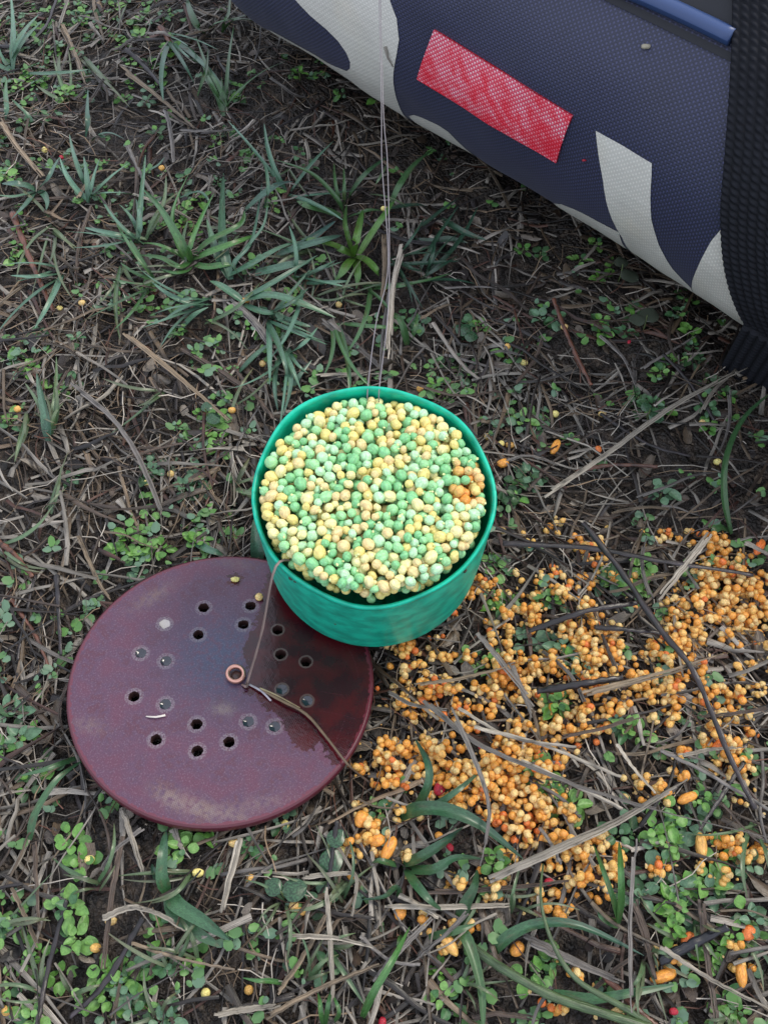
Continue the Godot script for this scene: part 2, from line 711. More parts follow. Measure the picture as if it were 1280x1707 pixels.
func build_ground() -> void:
	var a := Acc.new()
	var xs := PackedFloat32Array([-60.0, -8.0, -1.5, -0.5])
	var zs := PackedFloat32Array([-60.0, -8.0, -1.6, -0.8])
	for i in 281:
		xs.append(-0.28 + i * 0.002)
	for i in 281:
		zs.append(-0.54 + i * 0.002)
	xs.append_array(PackedFloat32Array([0.5, 1.5, 8.0, 60.0]))
	zs.append_array(PackedFloat32Array([0.3, 1.2, 8.0, 60.0]))
	for z in zs:
		for x in xs:
			a.put(Vector3(x, ground_y(x, z), z))
	var n := xs.size()
	for j in zs.size() - 1:
		for i in n - 1:
			var b := j * n + i
			a.quad(b, b + 1, b + n + 1, b + n)
	var g := part("ground", a.mesh(), M.soil, self)
	g.set_meta("kind", "structure")
	g.set_meta("label", "damp dark brown soil under the thatch of dead grass")


# ---------------------------------------------------------------- bag
func bag_end(u: float) -> float:
	var f := clampf((-0.005 - u) / 0.05, 0.0, 1.0)
	var g := clampf((u - 0.40) / 0.06, 0.0, 1.0)
	return sqrt(maxf(1.0 - pow(f, 2.2), 0.0)) * sqrt(maxf(1.0 - pow(g, 2.2), 0.0))


func bag_at(u: float, s: float, off := 0.0) -> Vector3:
	var s1 := BAG_R * BAG_PH
	var s2 := s1 + BAG_FLAT
	var r2 := 0.05
	var s3 := s2 + r2 * (PI - BAG_PH)
	var ang := clampf(s / BAG_R, -PI / 2, BAG_PH)
	var c := cos(ang) * BAG_R
	var y := sin(ang) * BAG_R
	if s > s1:
		var e := minf(s - s1, BAG_FLAT)
		c -= e * sin(BAG_PH)
		y += e * cos(BAG_PH)
	if s > s2:
		var b := minf((s - s2) / r2, PI - BAG_PH)
		c += (cos(BAG_PH + b) - cos(BAG_PH)) * r2
		y += (sin(BAG_PH + b) - sin(BAG_PH)) * r2
		ang = BAG_PH + b
	if s > s3:
		y -= s - s3
		ang = PI
	if s < -BAG_R * PI / 2:
		c -= -s - BAG_R * PI / 2
	var k := bag_end(u)
	c -= (1.0 - k) * BAG_R * cos(ang)
	y -= (1.0 - k) * BAG_R * sin(ang)
	# the cloth sags and puckers a little
	var w := (0.0016 * noise.get_noise_2d(u * 420.0, s * 420.0) + 0.0030 * noise.get_noise_2d(u * 130.0 + 50.0, s * 170.0)) * k
	return BAG_O + BAG_A * u + BAG_F * (c + cos(ang) * (off + w)) + Vector3.UP * (y + sin(ang) * (off + w))


func bag_cloth(poly: PackedVector2Array, off: float, cell: float, thick := 0.0, worn := false) -> ArrayMesh:   # a piece cut out of the bag's surface; poly in metres along (u, s)
	var a := Acc.new()
	var lo := poly[0]
	var hi := poly[0]
	for p in poly:
		lo = lo.min(p)
		hi = hi.max(p)
	for j in int((hi.y - lo.y) / cell) + 1:
		for i in int((hi.x - lo.x) / cell) + 1:
			var q := lo + Vector2(i, j) * cell
			var sq := PackedVector2Array([q, q + Vector2(cell, 0), q + Vector2(cell, cell), q + Vector2(0, cell)])
			for piece in Geometry2D.intersect_polygons(poly, sq):
				var tris := Geometry2D.triangulate_polygon(piece)
				var first := a.v.size()
				for p in piece:
					a.put(bag_at(p.x, p.y, off), label_tint(p) if worn else cloth_tint(p), p * Vector2(1000.0 / 2.0, 1000.0 / 1.7))
				for k in range(0, tris.size(), 3):
					var e := (piece[tris[k + 1]] - piece[tris[k]]).cross(piece[tris[k + 2]] - piece[tris[k]])
					if e > 0.0:
						a.tri(first + tris[k], first + tris[k + 2], first + tris[k + 1])
					else:
						a.tri(first + tris[k], first + tris[k + 1], first + tris[k + 2])
	if thick > 0.0:
		for k in poly.size():
			var p0 := poly[k]
			var p1 := poly[(k + 1) % poly.size()]
			var edge := Color(0.5, 0.05, 0.08)
			var b := a.put(bag_at(p0.x, p0.y, off), edge, p0 * 400.0)
			a.put(bag_at(p1.x, p1.y, off), edge, p1 * 400.0)
			a.put(bag_at(p1.x, p1.y, off - thick), edge, p1 * 400.0)
			a.put(bag_at(p0.x, p0.y, off - thick), edge, p0 * 400.0)
			a.quad(b, b + 1, b + 2, b + 3)
	return a.mesh()


func label_tint(p: Vector2) -> Color:   # worn pale toward its upper left, red where the print has held
	var u := (p.x - 0.102) / 0.069
	var v := (p.y + 0.0118) / 0.0235
	var k := clampf(0.62 - 0.85 * (v - 0.35) + 0.28 * (u - 0.4) + 1.1 * noise2.get_noise_2d(p.x * 1500.0, p.y * 1500.0) + 0.8 * noise.get_noise_2d(p.x * 2200.0, p.y * 2200.0), 0.05, 0.93)
	return Color(1, 1, 1).lerp(Color(0.95, 0.10, 0.18), k)


func cloth_tint(p: Vector2) -> Color:
	var k := 1.0 + 0.14 * noise.get_noise_2d(p.x * 900.0, p.y * 900.0) + 0.08 * noise2.get_noise_2d(p.x * 700.0, p.y * 700.0)
	var d := clampf(noise2.get_noise_2d(p.x * 260.0 + 40.0, p.y * 260.0) * 1.5 - 0.2, 0.0, 1.0) * 0.3
	return Color(k, k * (1.0 - 0.12 * d), k * (1.0 - 0.35 * d))


func mm(list: Array) -> PackedVector2Array:
	var out := PackedVector2Array()
	for k in range(0, list.size(), 2):
		out.append(Vector2(list[k], list[k + 1]) * 0.001)
	return out


func rounded(poly: PackedVector2Array, steps: int, keep: Array = []) -> PackedVector2Array:   # softens a cut pattern's bends, save the corners named in keep
	var out := poly
	for r in steps:
		var nxt := PackedVector2Array()
		for k in out.size():
			nxt.append(out[k].lerp(out[(k + 1) % out.size()], 0.25))
			nxt.append(out[k].lerp(out[(k + 1) % out.size()], 0.75))
		out = nxt
	return out


func build_bag() -> void:
	var bag := thing("fishing_bag", Vector3.ZERO, "navy woven fishing bag with white print patches and a red label", "bag")
	var a := Acc.new()
	var us := PackedFloat32Array()
	for i in 22:
		us.append(-0.055 + 0.05 * pow(i / 21.0, 1.6))
	for i in 100:
		us.append(-0.005 + 0.004 * (i + 1))
	for i in 16:
		us.append(0.395 + 0.065 * (1.0 - pow(1.0 - (i + 1) / 16.0, 1.6)))
	var ss := PackedFloat32Array()
	for i in 126:
		ss.append(-0.18 + 0.0045 * i)
	for s in ss:
		for u in us:
			a.put(bag_at(u, s), cloth_tint(Vector2(u, s)), Vector2(u * 1000.0 / 2.0, s * 1000.0 / 1.7))
	var n := us.size()
	for j in ss.size() - 1:
		for i in n - 1:
			var b := j * n + i
			a.quad(b, b + n, b + n + 1, b + 1)
	part("body", a.mesh(), M.navy, bag)
	var prints := [
		mm([-14, 34, 8, 14, 15, 8, 26, 2, 36, -3, 47, -7, 55, -9.5, 61, -12.5, 64.5, -16, 65.5, -20, 64, -24, 60, -28.5, 52, -31, 45, -32.5, 30, -35.5, 18, -37.5, 8, -39.5, 2, -42, 2, -64, 81, -64, 82, -47, 85.5, -30, 89.5, -14, 92, -4, 93, 2, 91, 9, 85, 16, 72, 34]),
		mm([86, -44, 91, -39, 97, -36.5, 107, -33.5, 112, -33.5, 114, -36, 119, -46, 119, -62, 86, -62]),
		mm([162, -43, 168, -36, 174, -33, 184, -30, 196, -28, 195.5, -46, 195, -62, 162, -62]),
		mm([181, 9, 192, 9.2, 203.6, 9, 205, 5, 206.5, -1, 209, -10, 213, -20, 219, -30, 226, -38.5, 226, -62, 199, -62, 197, -31, 194, -23, 191, -15, 188, -6.5, 185, 0]),
		mm([240, 14, 236, 7, 233, 2, 231, -5, 229, -19, 227.5, -29, 226.3, -38.5, 226.3, -62, 275, -62, 270, -20, 262, 14]),
	]
	for p in prints:
		var o := part("printed_patch", bag_cloth(p, 0.00022, 0.004), M.white, bag)
		o.set_meta("label", "off-white printed patch with a curved edge")
	var lab := part("label_patch", bag_cloth(mm([108.8, 12.4, 171.4, 9.8, 167.6, -11.8, 102.0, -9.9]), 0.0007, 0.0022, 0.0009, true), M.red, bag)
	lab.set_meta("label", "slanted red woven label with pale worn threads")
	# piping along the upper seam and the dark zip tape behind it
	var pp := PackedVector3Array()
	for i in 60:
		var u := 0.06 + i * 0.00252
		pp.append(bag_at(u, 0.0485 + 0.0008 * sin(u * 40.0), 0.0016))
	var pa := Acc.new()
	stalk(pa, pp, 0.0026, 0.0026, 12, 1.0, Color.WHITE, Color.WHITE, 0.0)
	part("piping", pa.mesh(), M.piping, bag)
	part("zip_tape", bag_cloth(mm([95, 51.5, 310, 51.5, 310, 63, 95, 63]), 0.0006, 0.005), M.tape, bag)
	part("seam_shadow_tape", bag_cloth(mm([95, 43.8, 310, 43.8, 310, 45.9, 95, 45.9]), 0.0005, 0.005), M.tape, bag).name = "painted_seam_shadow"  # thin black strip that paints the shade below the piping
	# the webbing strap: broad, coarse ribs, drawn over the bag and down to the ground
	var wa := Acc.new()
	var rows := 420
	var colsn := 84
	var tip := -0.030
	for j in rows + 1:
		var s := 0.085 - j * 0.00043
		for i in colsn + 1:
			var e := float(i) / colsn
			var sc := maxf(s, tip)
			var u0 := 0.2353 - 0.60 * sc + 0.003 * sin(sc * 45.0) - 0.0012 * exp(-pow((sc - 0.0) / 0.02, 2.0))
			var u := u0 + e * 0.045
			var rib := pow(absf(cos(PI * (j / 4.5 + 0.5 * (int(i / 6.0) % 2)))), 0.8)
			var col := pow(absf(sin(PI * i / 6.0)), 0.7)
			var h := 0.0009 * rib * col
			var edge := 1.0 if i > 0 and i < colsn else 0.0
			var off := 0.0004 + (0.0022 + h) * edge
			var p := bag_at(u, sc, off)
			if s < tip:
				var d := (bag_at(u, tip - 0.004, off) - bag_at(u, tip, off)).normalized()
				var ln := tip - s
				p += d * ln + BAG_F * (0.0016 + 0.18 * ln) - Vector3.UP * ln * 0.1 - BAG_A * ln * 0.12
			var k := 0.55 + 0.45 * rib * col
			wa.put(p, Color(k, k, k), Vector2(e, s))
	for j in rows:
		for i in colsn:
			var b := j * (colsn + 1) + i
			wa.quad(b, b + 1, b + colsn + 2, b + colsn + 1)
	part("webbing_strap", wa.mesh(), M.webbing, bag).set_meta("label", "broad black webbing strap with coarse ribs")
	# bits that stuck to the cloth
	var sa := Acc.new()
	stalk(sa, PackedVector3Array([bag_at(0.0868, -0.003, 0.0006), bag_at(0.0885, -0.0065, 0.0012), bag_at(0.0903, -0.010, 0.0006)]), 0.0008, 0.0003, 6, 0.5, Color(0.22, 0.2, 0.17), Color(0.16, 0.14, 0.12), 0.2)
	solo("grass_seed", sa.mesh(), M.fibre, Vector3.ZERO, "small grey grass seed stuck on the bag's white print", "seed")
	solo("crumb", lump_mesh(0.0011, 6, 0.25, Vector3(1.3, 0.6, 0.9), 4.0), plain(lin(0.3, 0.27, 0.2), 0.7), bag_at(0.186, 0.0377, 0.0006), "pale dirt crumb stuck high on the navy bag", "crumb")
	solo("crumb", lump_mesh(0.0006, 6, 0.25, Vector3(1.2, 0.6, 0.9), 9.0), M.pellet.red[0], bag_at(0.1792, -0.0033, 0.0004), "tiny red speck on the navy cloth right of the red label", "crumb")


# ---------------------------------------------------------------- disc
const HOLES := [[340, 1013], [418, 1010], [406, 1041], [331, 1058], [463, 1050], [468, 1091], [510, 1103], [224, 1161], [328, 1207], [261, 1233], [329, 1252], [382, 1237]]
const PLUGGED := [[235, 1089], [277, 1102], [276, 1174], [470, 1149], [512, 1168], [414, 1203], [458, 1211], [275, 1040]]
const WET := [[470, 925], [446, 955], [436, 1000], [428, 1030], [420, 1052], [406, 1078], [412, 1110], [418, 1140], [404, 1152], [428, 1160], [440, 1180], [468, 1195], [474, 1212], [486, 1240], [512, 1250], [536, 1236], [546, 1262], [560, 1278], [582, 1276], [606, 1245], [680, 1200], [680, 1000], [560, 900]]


func disc_texture() -> Array:
	var size := 720
	var col := Image.create(size, size, false, Image.FORMAT_RGB8)
	var rough := Image.create(size, size, false, Image.FORMAT_L8)
	var wet := PackedVector2Array()
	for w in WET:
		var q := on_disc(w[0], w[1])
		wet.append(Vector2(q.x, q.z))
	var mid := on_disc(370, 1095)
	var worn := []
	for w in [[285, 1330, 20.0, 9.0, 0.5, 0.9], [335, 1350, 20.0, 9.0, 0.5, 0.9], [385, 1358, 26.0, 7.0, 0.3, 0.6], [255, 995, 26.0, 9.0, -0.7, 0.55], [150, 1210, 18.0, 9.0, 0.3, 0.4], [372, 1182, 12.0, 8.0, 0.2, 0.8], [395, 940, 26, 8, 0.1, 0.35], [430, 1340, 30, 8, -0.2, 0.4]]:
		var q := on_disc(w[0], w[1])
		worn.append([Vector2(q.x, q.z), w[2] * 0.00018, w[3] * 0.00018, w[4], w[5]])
	var stains := []
	for w in [[392, 966, 12], [432, 996, 9], [340, 1050, 0]]:
		var q := on_disc(w[0], w[1])
		stains.append([Vector2(q.x, q.z), w[2] * 0.00018])
	var holes := []
	for w in HOLES + PLUGGED:
		var q := on_disc(w[0], w[1])
		holes.append(Vector2(q.x, q.z))
	var big := FastNoiseLite.new()
	big.frequency = 0.05
	big.fractal_octaves = 5
	big.seed = 77
	for y in size:
		for x in size:
			var p := Vector2((x + 0.5) / size - 0.5, (y + 0.5) / size - 0.5) * (2.04 * DISC_R)
			var q := p * 1000.0
			if q.length() > 46.0:
				continue
			var n1 := big.get_noise_2d(q.x * 2.0, q.y * 2.0)
			var n2 := big.get_noise_2d(q.x * 9.0 + 50.0, q.y * 9.0)
			var n3 := big.get_noise_2d(q.x * 30.0, q.y * 30.0 + 90.0)
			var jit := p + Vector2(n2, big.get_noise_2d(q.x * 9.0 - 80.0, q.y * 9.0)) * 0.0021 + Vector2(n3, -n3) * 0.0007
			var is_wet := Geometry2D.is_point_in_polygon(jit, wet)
			for s in stains:
				if jit.distance_to(s[0]) < s[1]:
					is_wet = true
			# dull bloom on the lacquer, with lilac and blue sky sheen painted in
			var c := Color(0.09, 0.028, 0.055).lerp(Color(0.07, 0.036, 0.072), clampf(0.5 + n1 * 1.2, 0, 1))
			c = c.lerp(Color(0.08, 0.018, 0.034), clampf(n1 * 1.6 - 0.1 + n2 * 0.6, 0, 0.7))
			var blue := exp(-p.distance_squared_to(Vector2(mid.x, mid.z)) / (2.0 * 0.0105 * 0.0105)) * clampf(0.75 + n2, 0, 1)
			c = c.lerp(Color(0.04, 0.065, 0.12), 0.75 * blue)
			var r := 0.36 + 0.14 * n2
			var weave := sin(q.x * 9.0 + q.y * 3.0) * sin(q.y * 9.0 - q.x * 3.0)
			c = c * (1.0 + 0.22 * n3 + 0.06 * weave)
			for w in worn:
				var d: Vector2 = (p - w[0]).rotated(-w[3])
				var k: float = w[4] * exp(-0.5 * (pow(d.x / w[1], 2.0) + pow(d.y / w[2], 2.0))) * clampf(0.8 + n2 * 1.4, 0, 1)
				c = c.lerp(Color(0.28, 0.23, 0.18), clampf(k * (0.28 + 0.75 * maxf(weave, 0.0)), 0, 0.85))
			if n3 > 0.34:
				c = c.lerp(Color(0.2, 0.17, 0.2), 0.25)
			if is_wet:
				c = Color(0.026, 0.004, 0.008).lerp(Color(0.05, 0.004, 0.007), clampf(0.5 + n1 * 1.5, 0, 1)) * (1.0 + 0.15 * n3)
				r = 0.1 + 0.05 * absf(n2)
			for h in holes:
				var d: float = p.distance_to(h)
				if d < 0.0027 and not is_wet:
					c = c.lerp(Color(0.26, 0.25, 0.26), clampf(0.45 + n3, 0, 0.7) * (1.0 - d / 0.0027 * 0.6))
				elif d < 0.0022:
					c = c.lerp(Color(0.12, 0.09, 0.08), 0.6)
			if q.length() > DISC_R * 1000.0 - 1.3 + n2 * 0.8:
				c = c.lerp(Color(0.12, 0.02, 0.035), 0.75)
			col.set_pixel(x, y, c.linear_to_srgb())
			rough.set_pixel(x, y, Color(r, r, r))
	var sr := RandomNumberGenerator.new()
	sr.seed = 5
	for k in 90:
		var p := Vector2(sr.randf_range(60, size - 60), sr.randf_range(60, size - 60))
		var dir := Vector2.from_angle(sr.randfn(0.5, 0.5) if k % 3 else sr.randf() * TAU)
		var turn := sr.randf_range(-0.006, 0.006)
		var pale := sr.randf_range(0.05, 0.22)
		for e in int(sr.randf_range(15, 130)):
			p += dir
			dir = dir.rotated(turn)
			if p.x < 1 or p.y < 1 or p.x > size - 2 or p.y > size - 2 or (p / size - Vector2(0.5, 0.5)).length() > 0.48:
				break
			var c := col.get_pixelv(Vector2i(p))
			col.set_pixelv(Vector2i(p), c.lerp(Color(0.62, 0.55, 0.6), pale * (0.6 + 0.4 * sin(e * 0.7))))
	return [ImageTexture.create_from_image(col), ImageTexture.create_from_image(rough)]


func build_disc() -> void:
	var disc := thing("disc", DISC_C, "round maroon lacquered disc with drilled holes, cup standing on its edge", "disc")
	disc.basis = disc_basis
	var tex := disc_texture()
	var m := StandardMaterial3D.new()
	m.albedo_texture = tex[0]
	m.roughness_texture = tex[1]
	m.roughness = 1.0
	m.heightmap_enabled = true
	var hn := FastNoiseLite.new()
	hn.frequency = 0.05
	hn.fractal_octaves = 5
	var him := Image.create(512, 512, false, Image.FORMAT_L8)
	for y in 512:
		for x in 512:
			var g := 0.5 + 0.22 * hn.get_noise_2d(x * 0.5, y * 0.5) + 0.1 * hn.get_noise_2d(x * 2.5, y * 2.5) + 0.09 * sin(x * 1.55 + y * 0.5) * sin(y * 1.55 - x * 0.5)
			him.set_pixel(x, y, Color(g, g, g))
	m.heightmap_texture = ImageTexture.create_from_image(him)
	m.heightmap_scale = 0.016
	var edge := plain(lin(0.075, 0.012, 0.022), 0.28)
	var hole_in := plain(lin(0.05, 0.022, 0.02), 0.6)
	# the plate: upper and lower face cut into small cells, holes clipped out of them
	var rim := PackedVector2Array()
	var rf := DISC_R - 0.0007
	for k in 144:
		rim.append(Vector2.from_angle(TAU * k / 144.0) * rf)
	var cut := []
	for h in HOLES + PLUGGED:
		var q := on_disc(h[0], h[1])
		var poly := PackedVector2Array()
		for k in 20:
			poly.append(Vector2(q.x, q.z) + Vector2.from_angle(TAU * k / 20.0) * 0.00165 * (1.0 + 0.06 * sin(k * 2.0 + h[0])))
		cut.append(poly)
	var a := Acc.new()
	var cell := 0.0016
	var cells := int(2.0 * DISC_R / cell) + 2
	for j in cells:
		for i in cells:
			var q := Vector2(-DISC_R - 0.001 + i * cell, -DISC_R - 0.001 + j * cell)
			var mid := q + Vector2(cell, cell) * 0.5
			if mid.length() > DISC_R + cell:
				continue
			var pieces: Array = [PackedVector2Array([q, q + Vector2(cell, 0), q + Vector2(cell, cell), q + Vector2(0, cell)])]
			if mid.length() > rf - cell:
				pieces = Geometry2D.intersect_polygons(pieces[0], rim)
			for h in cut:
				if mid.distance_to(h[0]) < 0.006:
					var rest := []
					for p in pieces:
						rest.append_array(Geometry2D.clip_polygons(p, h))
					pieces = rest
			for p in pieces:
				var tris := Geometry2D.triangulate_polygon(p)
				for side in 2:
					var first := a.v.size()
					for w in p:
						a.put(Vector3(w.x, -DISC_T if side else 0.0, w.y), Color.WHITE, w / (2.04 * DISC_R) + Vector2(0.5, 0.5))
					for k in range(0, tris.size(), 3):
						var e: float = (p[tris[k + 1]] - p[tris[k]]).cross(p[tris[k + 2]] - p[tris[k]])
						if (e > 0.0) == (side == 0):
							a.tri(first + tris[k], first + tris[k + 1], first + tris[k + 2])
						else:
							a.tri(first + tris[k], first + tris[k + 2], first + tris[k + 1])
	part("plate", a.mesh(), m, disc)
	var prof := PackedVector2Array([Vector2(rf, -DISC_T), Vector2(DISC_R - 0.0002, -DISC_T + 0.0002), Vector2(DISC_R, -DISC_T + 0.0007), Vector2(DISC_R, -0.0007), Vector2(DISC_R - 0.0002, -0.0002), Vector2(rf, 0)])
	part("edge_band", ring_mesh(prof, 144), edge, disc)
	for k in cut.size():
		var b := Acc.new()
		var c := Vector2.ZERO
		for w in cut[k]:
			c += w / 20.0
		for s in 21:
			var w: Vector2 = cut[k][s % 20]
			b.put(Vector3(w.x, 0, w.y)); b.put(Vector3(w.x, -DISC_T, w.y))
		for s in 20:
			b.quad(s * 2, s * 2 + 1, s * 2 + 3, s * 2 + 2)
		part("hole", b.mesh(), hole_in, disc)
		if k >= HOLES.size():
			var f := Acc.new()
			var cc := f.put(Vector3(c.x, -0.0007, c.y))
			for s in 20:
				var w: Vector2 = cut[k][s]
				f.put(Vector3(w.x, -0.0001, w.y))
				f.put(Vector3(c.x + (w.x - c.x) * 0.6, -0.0005, c.y + (w.y - c.y) * 0.6))
			for s in 20:
				var e := (s + 1) % 20
				f.quad(1 + s * 2, 1 + e * 2, 2 + e * 2, 2 + s * 2)
				f.tri(2 + s * 2, 2 + e * 2, cc)
			part("water_plug", f.mesh(), M.water if k < cut.size() - 1 else plain(lin(0.42, 0.38, 0.36), 0.5), disc)
	# copper ring in the middle
	var q := on_disc(393, 1127)
	var tor := PackedVector2Array()
	for k in 15:
		tor.append(Vector2(0.0023, 0.0009) + Vector2(cos(TAU * k / 14.0), sin(TAU * k / 14.0)) * Vector2(0.00068, 0.0009))
	var ring := part("copper_ring", ring_mesh(tor, 36), M.copper, disc)
	ring.position = Vector3(q.x, 0.0006, q.z)
	ring.rotation = Vector3(0.12, 0, -0.14)
	var knob := part("rivet_core", lump_mesh(0.0017, 8, 0.1, Vector3(1, 0.35, 1), 3.0), plain(lin(0.06, 0.03, 0.025), 0.35), disc)
	knob.position = Vector3(q.x, 0.0003, q.z)
	# things lying on it
	var g := disc_point(392, 966, 0.0006)
	var o := solo("crumb", lump_mesh(0.0012, 7, 0.3, Vector3(1.1, 0.55, 0.8), 14.0), M.pellet.yellow[0], g, "yellow bait crumb in a wet spot at the top of the maroon disc", "bait crumb")
	o.basis = disc_basis
	solo("crumb", lump_mesh(0.00125, 8, 0.06, Vector3(1, 0.9, 1), 24.0), M.pellet.orange[2], disc_point(432, 995, 0.001), "round tan bait grain on the maroon disc beside the cord", "bait crumb")
	var sa := Acc.new()
	stalk(sa, smooth_path(PackedVector3Array([disc_point(244, 1194, 0.0004), disc_point(260, 1195, 0.0008), disc_point(276, 1192, 0.0005)]), 4), 0.0002, 0.00035, 5, 0.5, Color(0.5, 0.46, 0.42), Color(0.55, 0.5, 0.45), 0.1)
	solo("straw_sliver", sa.mesh(), M.fibre, Vector3.ZERO, "tiny pale straw sliver lying left of centre on the maroon disc", "sliver")


# ---------------------------------------------------------------- cup
func build_cup() -> void:
	var cup := thing("cup", CUP_C, "round green plastic cup heaped with yellow and green bait pellets", "cup")
	cup.basis = cup_basis
	var t := 0.0012
	var warp := func(ang: float, y: float) -> float:   # the soft plastic is a little out of round at the rim
		return (0.010 * sin(2.0 * ang + 0.9) + 0.008 * sin(3.0 * ang + 2.2) + 0.008 * sin(5.0 * ang) + 0.004 * sin(8.0 * ang + 1.0)) * clampf(1.0 + y / CUP_H, 0.0, 1.0)
	var profs := {
		"wall": PackedVector2Array([Vector2(0.0, -CUP_H), Vector2(CUP_RB - 0.0035, -CUP_H), Vector2(CUP_RB - 0.0018, -CUP_H + 0.0004), Vector2(CUP_RB - 0.0006, -CUP_H + 0.0016), Vector2(CUP_RB - 0.0002, -CUP_H + 0.004), Vector2(lerpf(CUP_RB, CUP_R, 0.3), -CUP_H * 0.68), Vector2(lerpf(CUP_RB, CUP_R, 0.6), -CUP_H * 0.38), Vector2(lerpf(CUP_RB, CUP_R, 0.85), -CUP_H * 0.14), Vector2(CUP_R - 0.0006, -0.0028)]),
		"rim": PackedVector2Array([Vector2(CUP_R - 0.0006, -0.0028), Vector2(CUP_R + 0.0000, -0.0022), Vector2(CUP_R + 0.0001, -0.0007), Vector2(CUP_R - 0.0001, -0.0002), Vector2(CUP_R - 0.0005, 0.0), Vector2(CUP_R - 0.0009, -0.0002), Vector2(CUP_R - 0.0012, -0.0008), Vector2(CUP_R - 0.0013, -0.0028)]),
		"inner_wall": PackedVector2Array([Vector2(CUP_R - 0.0013, -0.0028), Vector2(CUP_RB - t - 0.0006, -CUP_H + 0.003), Vector2(CUP_RB - t - 0.0025, -CUP_H + t), Vector2(0.0, -CUP_H + t)]),
	}
	for k in profs:
		var a := Acc.new()
		var seg := 120
		var prof: PackedVector2Array = profs[k]
		for i in prof.size():
			for s in seg + 1:
				var ang := TAU * (s % seg) / seg
				var r: float = prof[i].x * (1.0 + warp.call(ang, prof[i].y))
				var y: float = prof[i].y + (0.0005 * sin(3.0 * ang + 1.0) + 0.0003 * sin(7.0 * ang)) * clampf(1.0 + prof[i].y / 0.01, 0.0, 1.0)
				a.put(Vector3(cos(ang) * r, y, sin(ang) * r), Color.WHITE, Vector2(float(s) / seg * 20.0, prof[i].y * 100.0))
		for i in prof.size() - 1:
			for s in seg:
				var b := i * (seg + 1) + s
				a.quad(b, b + seg + 1, b + seg + 2, b + 1)
		part(k, a.mesh(), M.plastic, cup)

	for q in [[0.72, -0.004, 0.0007], [2.25, -0.0018, 0.0006], [2.3, -0.0024, 0.0008], [1.9, -0.022, 0.0004], [1.5, -0.041, 0.0007]]:
		var sp := part("dirt_speck", lump_mesh(0.001, 5, 0.4, Vector3(1, 0.6, 0.5), q[0] * 30.0), M.mud, cup)
		var rr: float = lerpf(CUP_RB, CUP_R, 1.0 + q[1] / CUP_H) * (1.0 + warp.call(q[0], q[1]))
		sp.transform = Transform3D(Basis(Vector3.UP, PI / 2 - q[0]).scaled(Vector3.ONE * q[2] * 900.0), Vector3(cos(q[0]) * rr, q[1], sin(q[0]) * rr))

	# pellets dropped one by one into the cup (positions in the cup's axes)
	var kinds := []
	for k in 5:
		kinds.append(lump_mesh(0.00165, 9, [0.025, 0.04, 0.06, 0.13, 0.04][k], [Vector3(1, 1, 1), Vector3(1.12, 0.92, 1), Vector3(1, 0.9, 0.97), Vector3(1.02, 0.9, 0.98), Vector3(1.18, 0.95, 0.95)][k], 10.0 * k, [0.0, 0.12, 0.0, 0.1, 0.15][k]))
	var r := RandomNumberGenerator.new()
	r.seed = 41
	var pts := []
	var grid := {}
	var cell := 0.004
	for n in 4600:
		var rad := 0.00152 * r.randf_range(0.7, 1.15)
		var best := Vector3(0, 9, 0)
		var low := 9.0
		for c in 7:
			var d := sqrt(r.randf()) * (CUP_R - 0.0019 - rad)
			var an := r.randf() * TAU
			var x := cos(an) * d
			var z := sin(an) * d
			var floor_y := -0.0078 + 0.165 * z - 0.01 * x + 0.0026 * (1.0 - pow(d / CUP_R, 2.0)) + 0.0012 * noise.get_noise_2d(x * 1500.0, z * 1500.0)
			var y := floor_y
			var gx := int(floorf(x / cell))
			var gz := int(floorf(z / cell))
			for i in range(gx - 1, gx + 2):
				for j in range(gz - 1, gz + 2):
					for o in grid.get(Vector2i(i, j), []):
						var s: float = (rad + o[1]) * 0.88
						var dd: float = s * s - (o[0].x - x) * (o[0].x - x) - (o[0].z - z) * (o[0].z - z)
						if dd > 0.0:
							y = maxf(y, o[0].y + sqrt(dd))
			if y - floor_y < low:
				low = y - floor_y
				best = Vector3(x, y, z)
		if low > 0.0095:
			continue
		var e := [best, rad, low]
		pts.append(e)
		var key := Vector2i(int(floorf(best.x / cell)), int(floorf(best.z / cell)))
		if not grid.has(key):
			grid[key] = []
		grid[key].append(e)
	# the ones that lie most open come first
	for e in pts:
		var cover := 0.0
		var p: Vector3 = e[0]
		var key := Vector2i(int(floorf(p.x / cell)), int(floorf(p.z / cell)))
		for i in range(key.x - 1, key.x + 2):
			for j in range(key.y - 1, key.y + 2):
				for o in grid.get(Vector2i(i, j), []):
					var d: Vector3 = o[0] - p
					if d.y > 0.0003:
						cover += maxf(0.0, 1.0 - Vector2(d.x, d.z).length() / 0.0032)
		e.append(cover)
	pts.sort_custom(func(x, y): return x[3] < y[3])
	var count := {"yellow": 0, "green": 0, "orange": 0}
	var deep := {"yellow": [], "green": []}
	for e in pts:
		var p: Vector3 = e[0]
		var clump := noise2.get_noise_2d(p.x * 900.0 + 7.0, p.z * 900.0)
		var tone := "yellow" if r.randf() < 0.5 + clump * 0.9 else "green"
		if p.x > 0.021 and p.z > -0.009 and p.z < 0.004 and r.randf() < 0.75:
			tone = "orange"
		var shade := r.randi() % (4 if tone == "orange" else 3)
		var shape := r.randi() % 5
		if tone == "yellow" and shape == 3 and r.randf() < 0.7:
			shape = 1
		var b := Basis.from_euler(Vector3(r.randf() * TAU, r.randf() * TAU, r.randf() * TAU)).scaled(Vector3.ONE * (e[1] / 0.0016))
		var tr := Transform3D(cup_basis * b, CUP_C + cup_basis * p)
		if count[tone] >= 300:
			deep[tone].append([tr, shade])
			continue
		count[tone] += 1
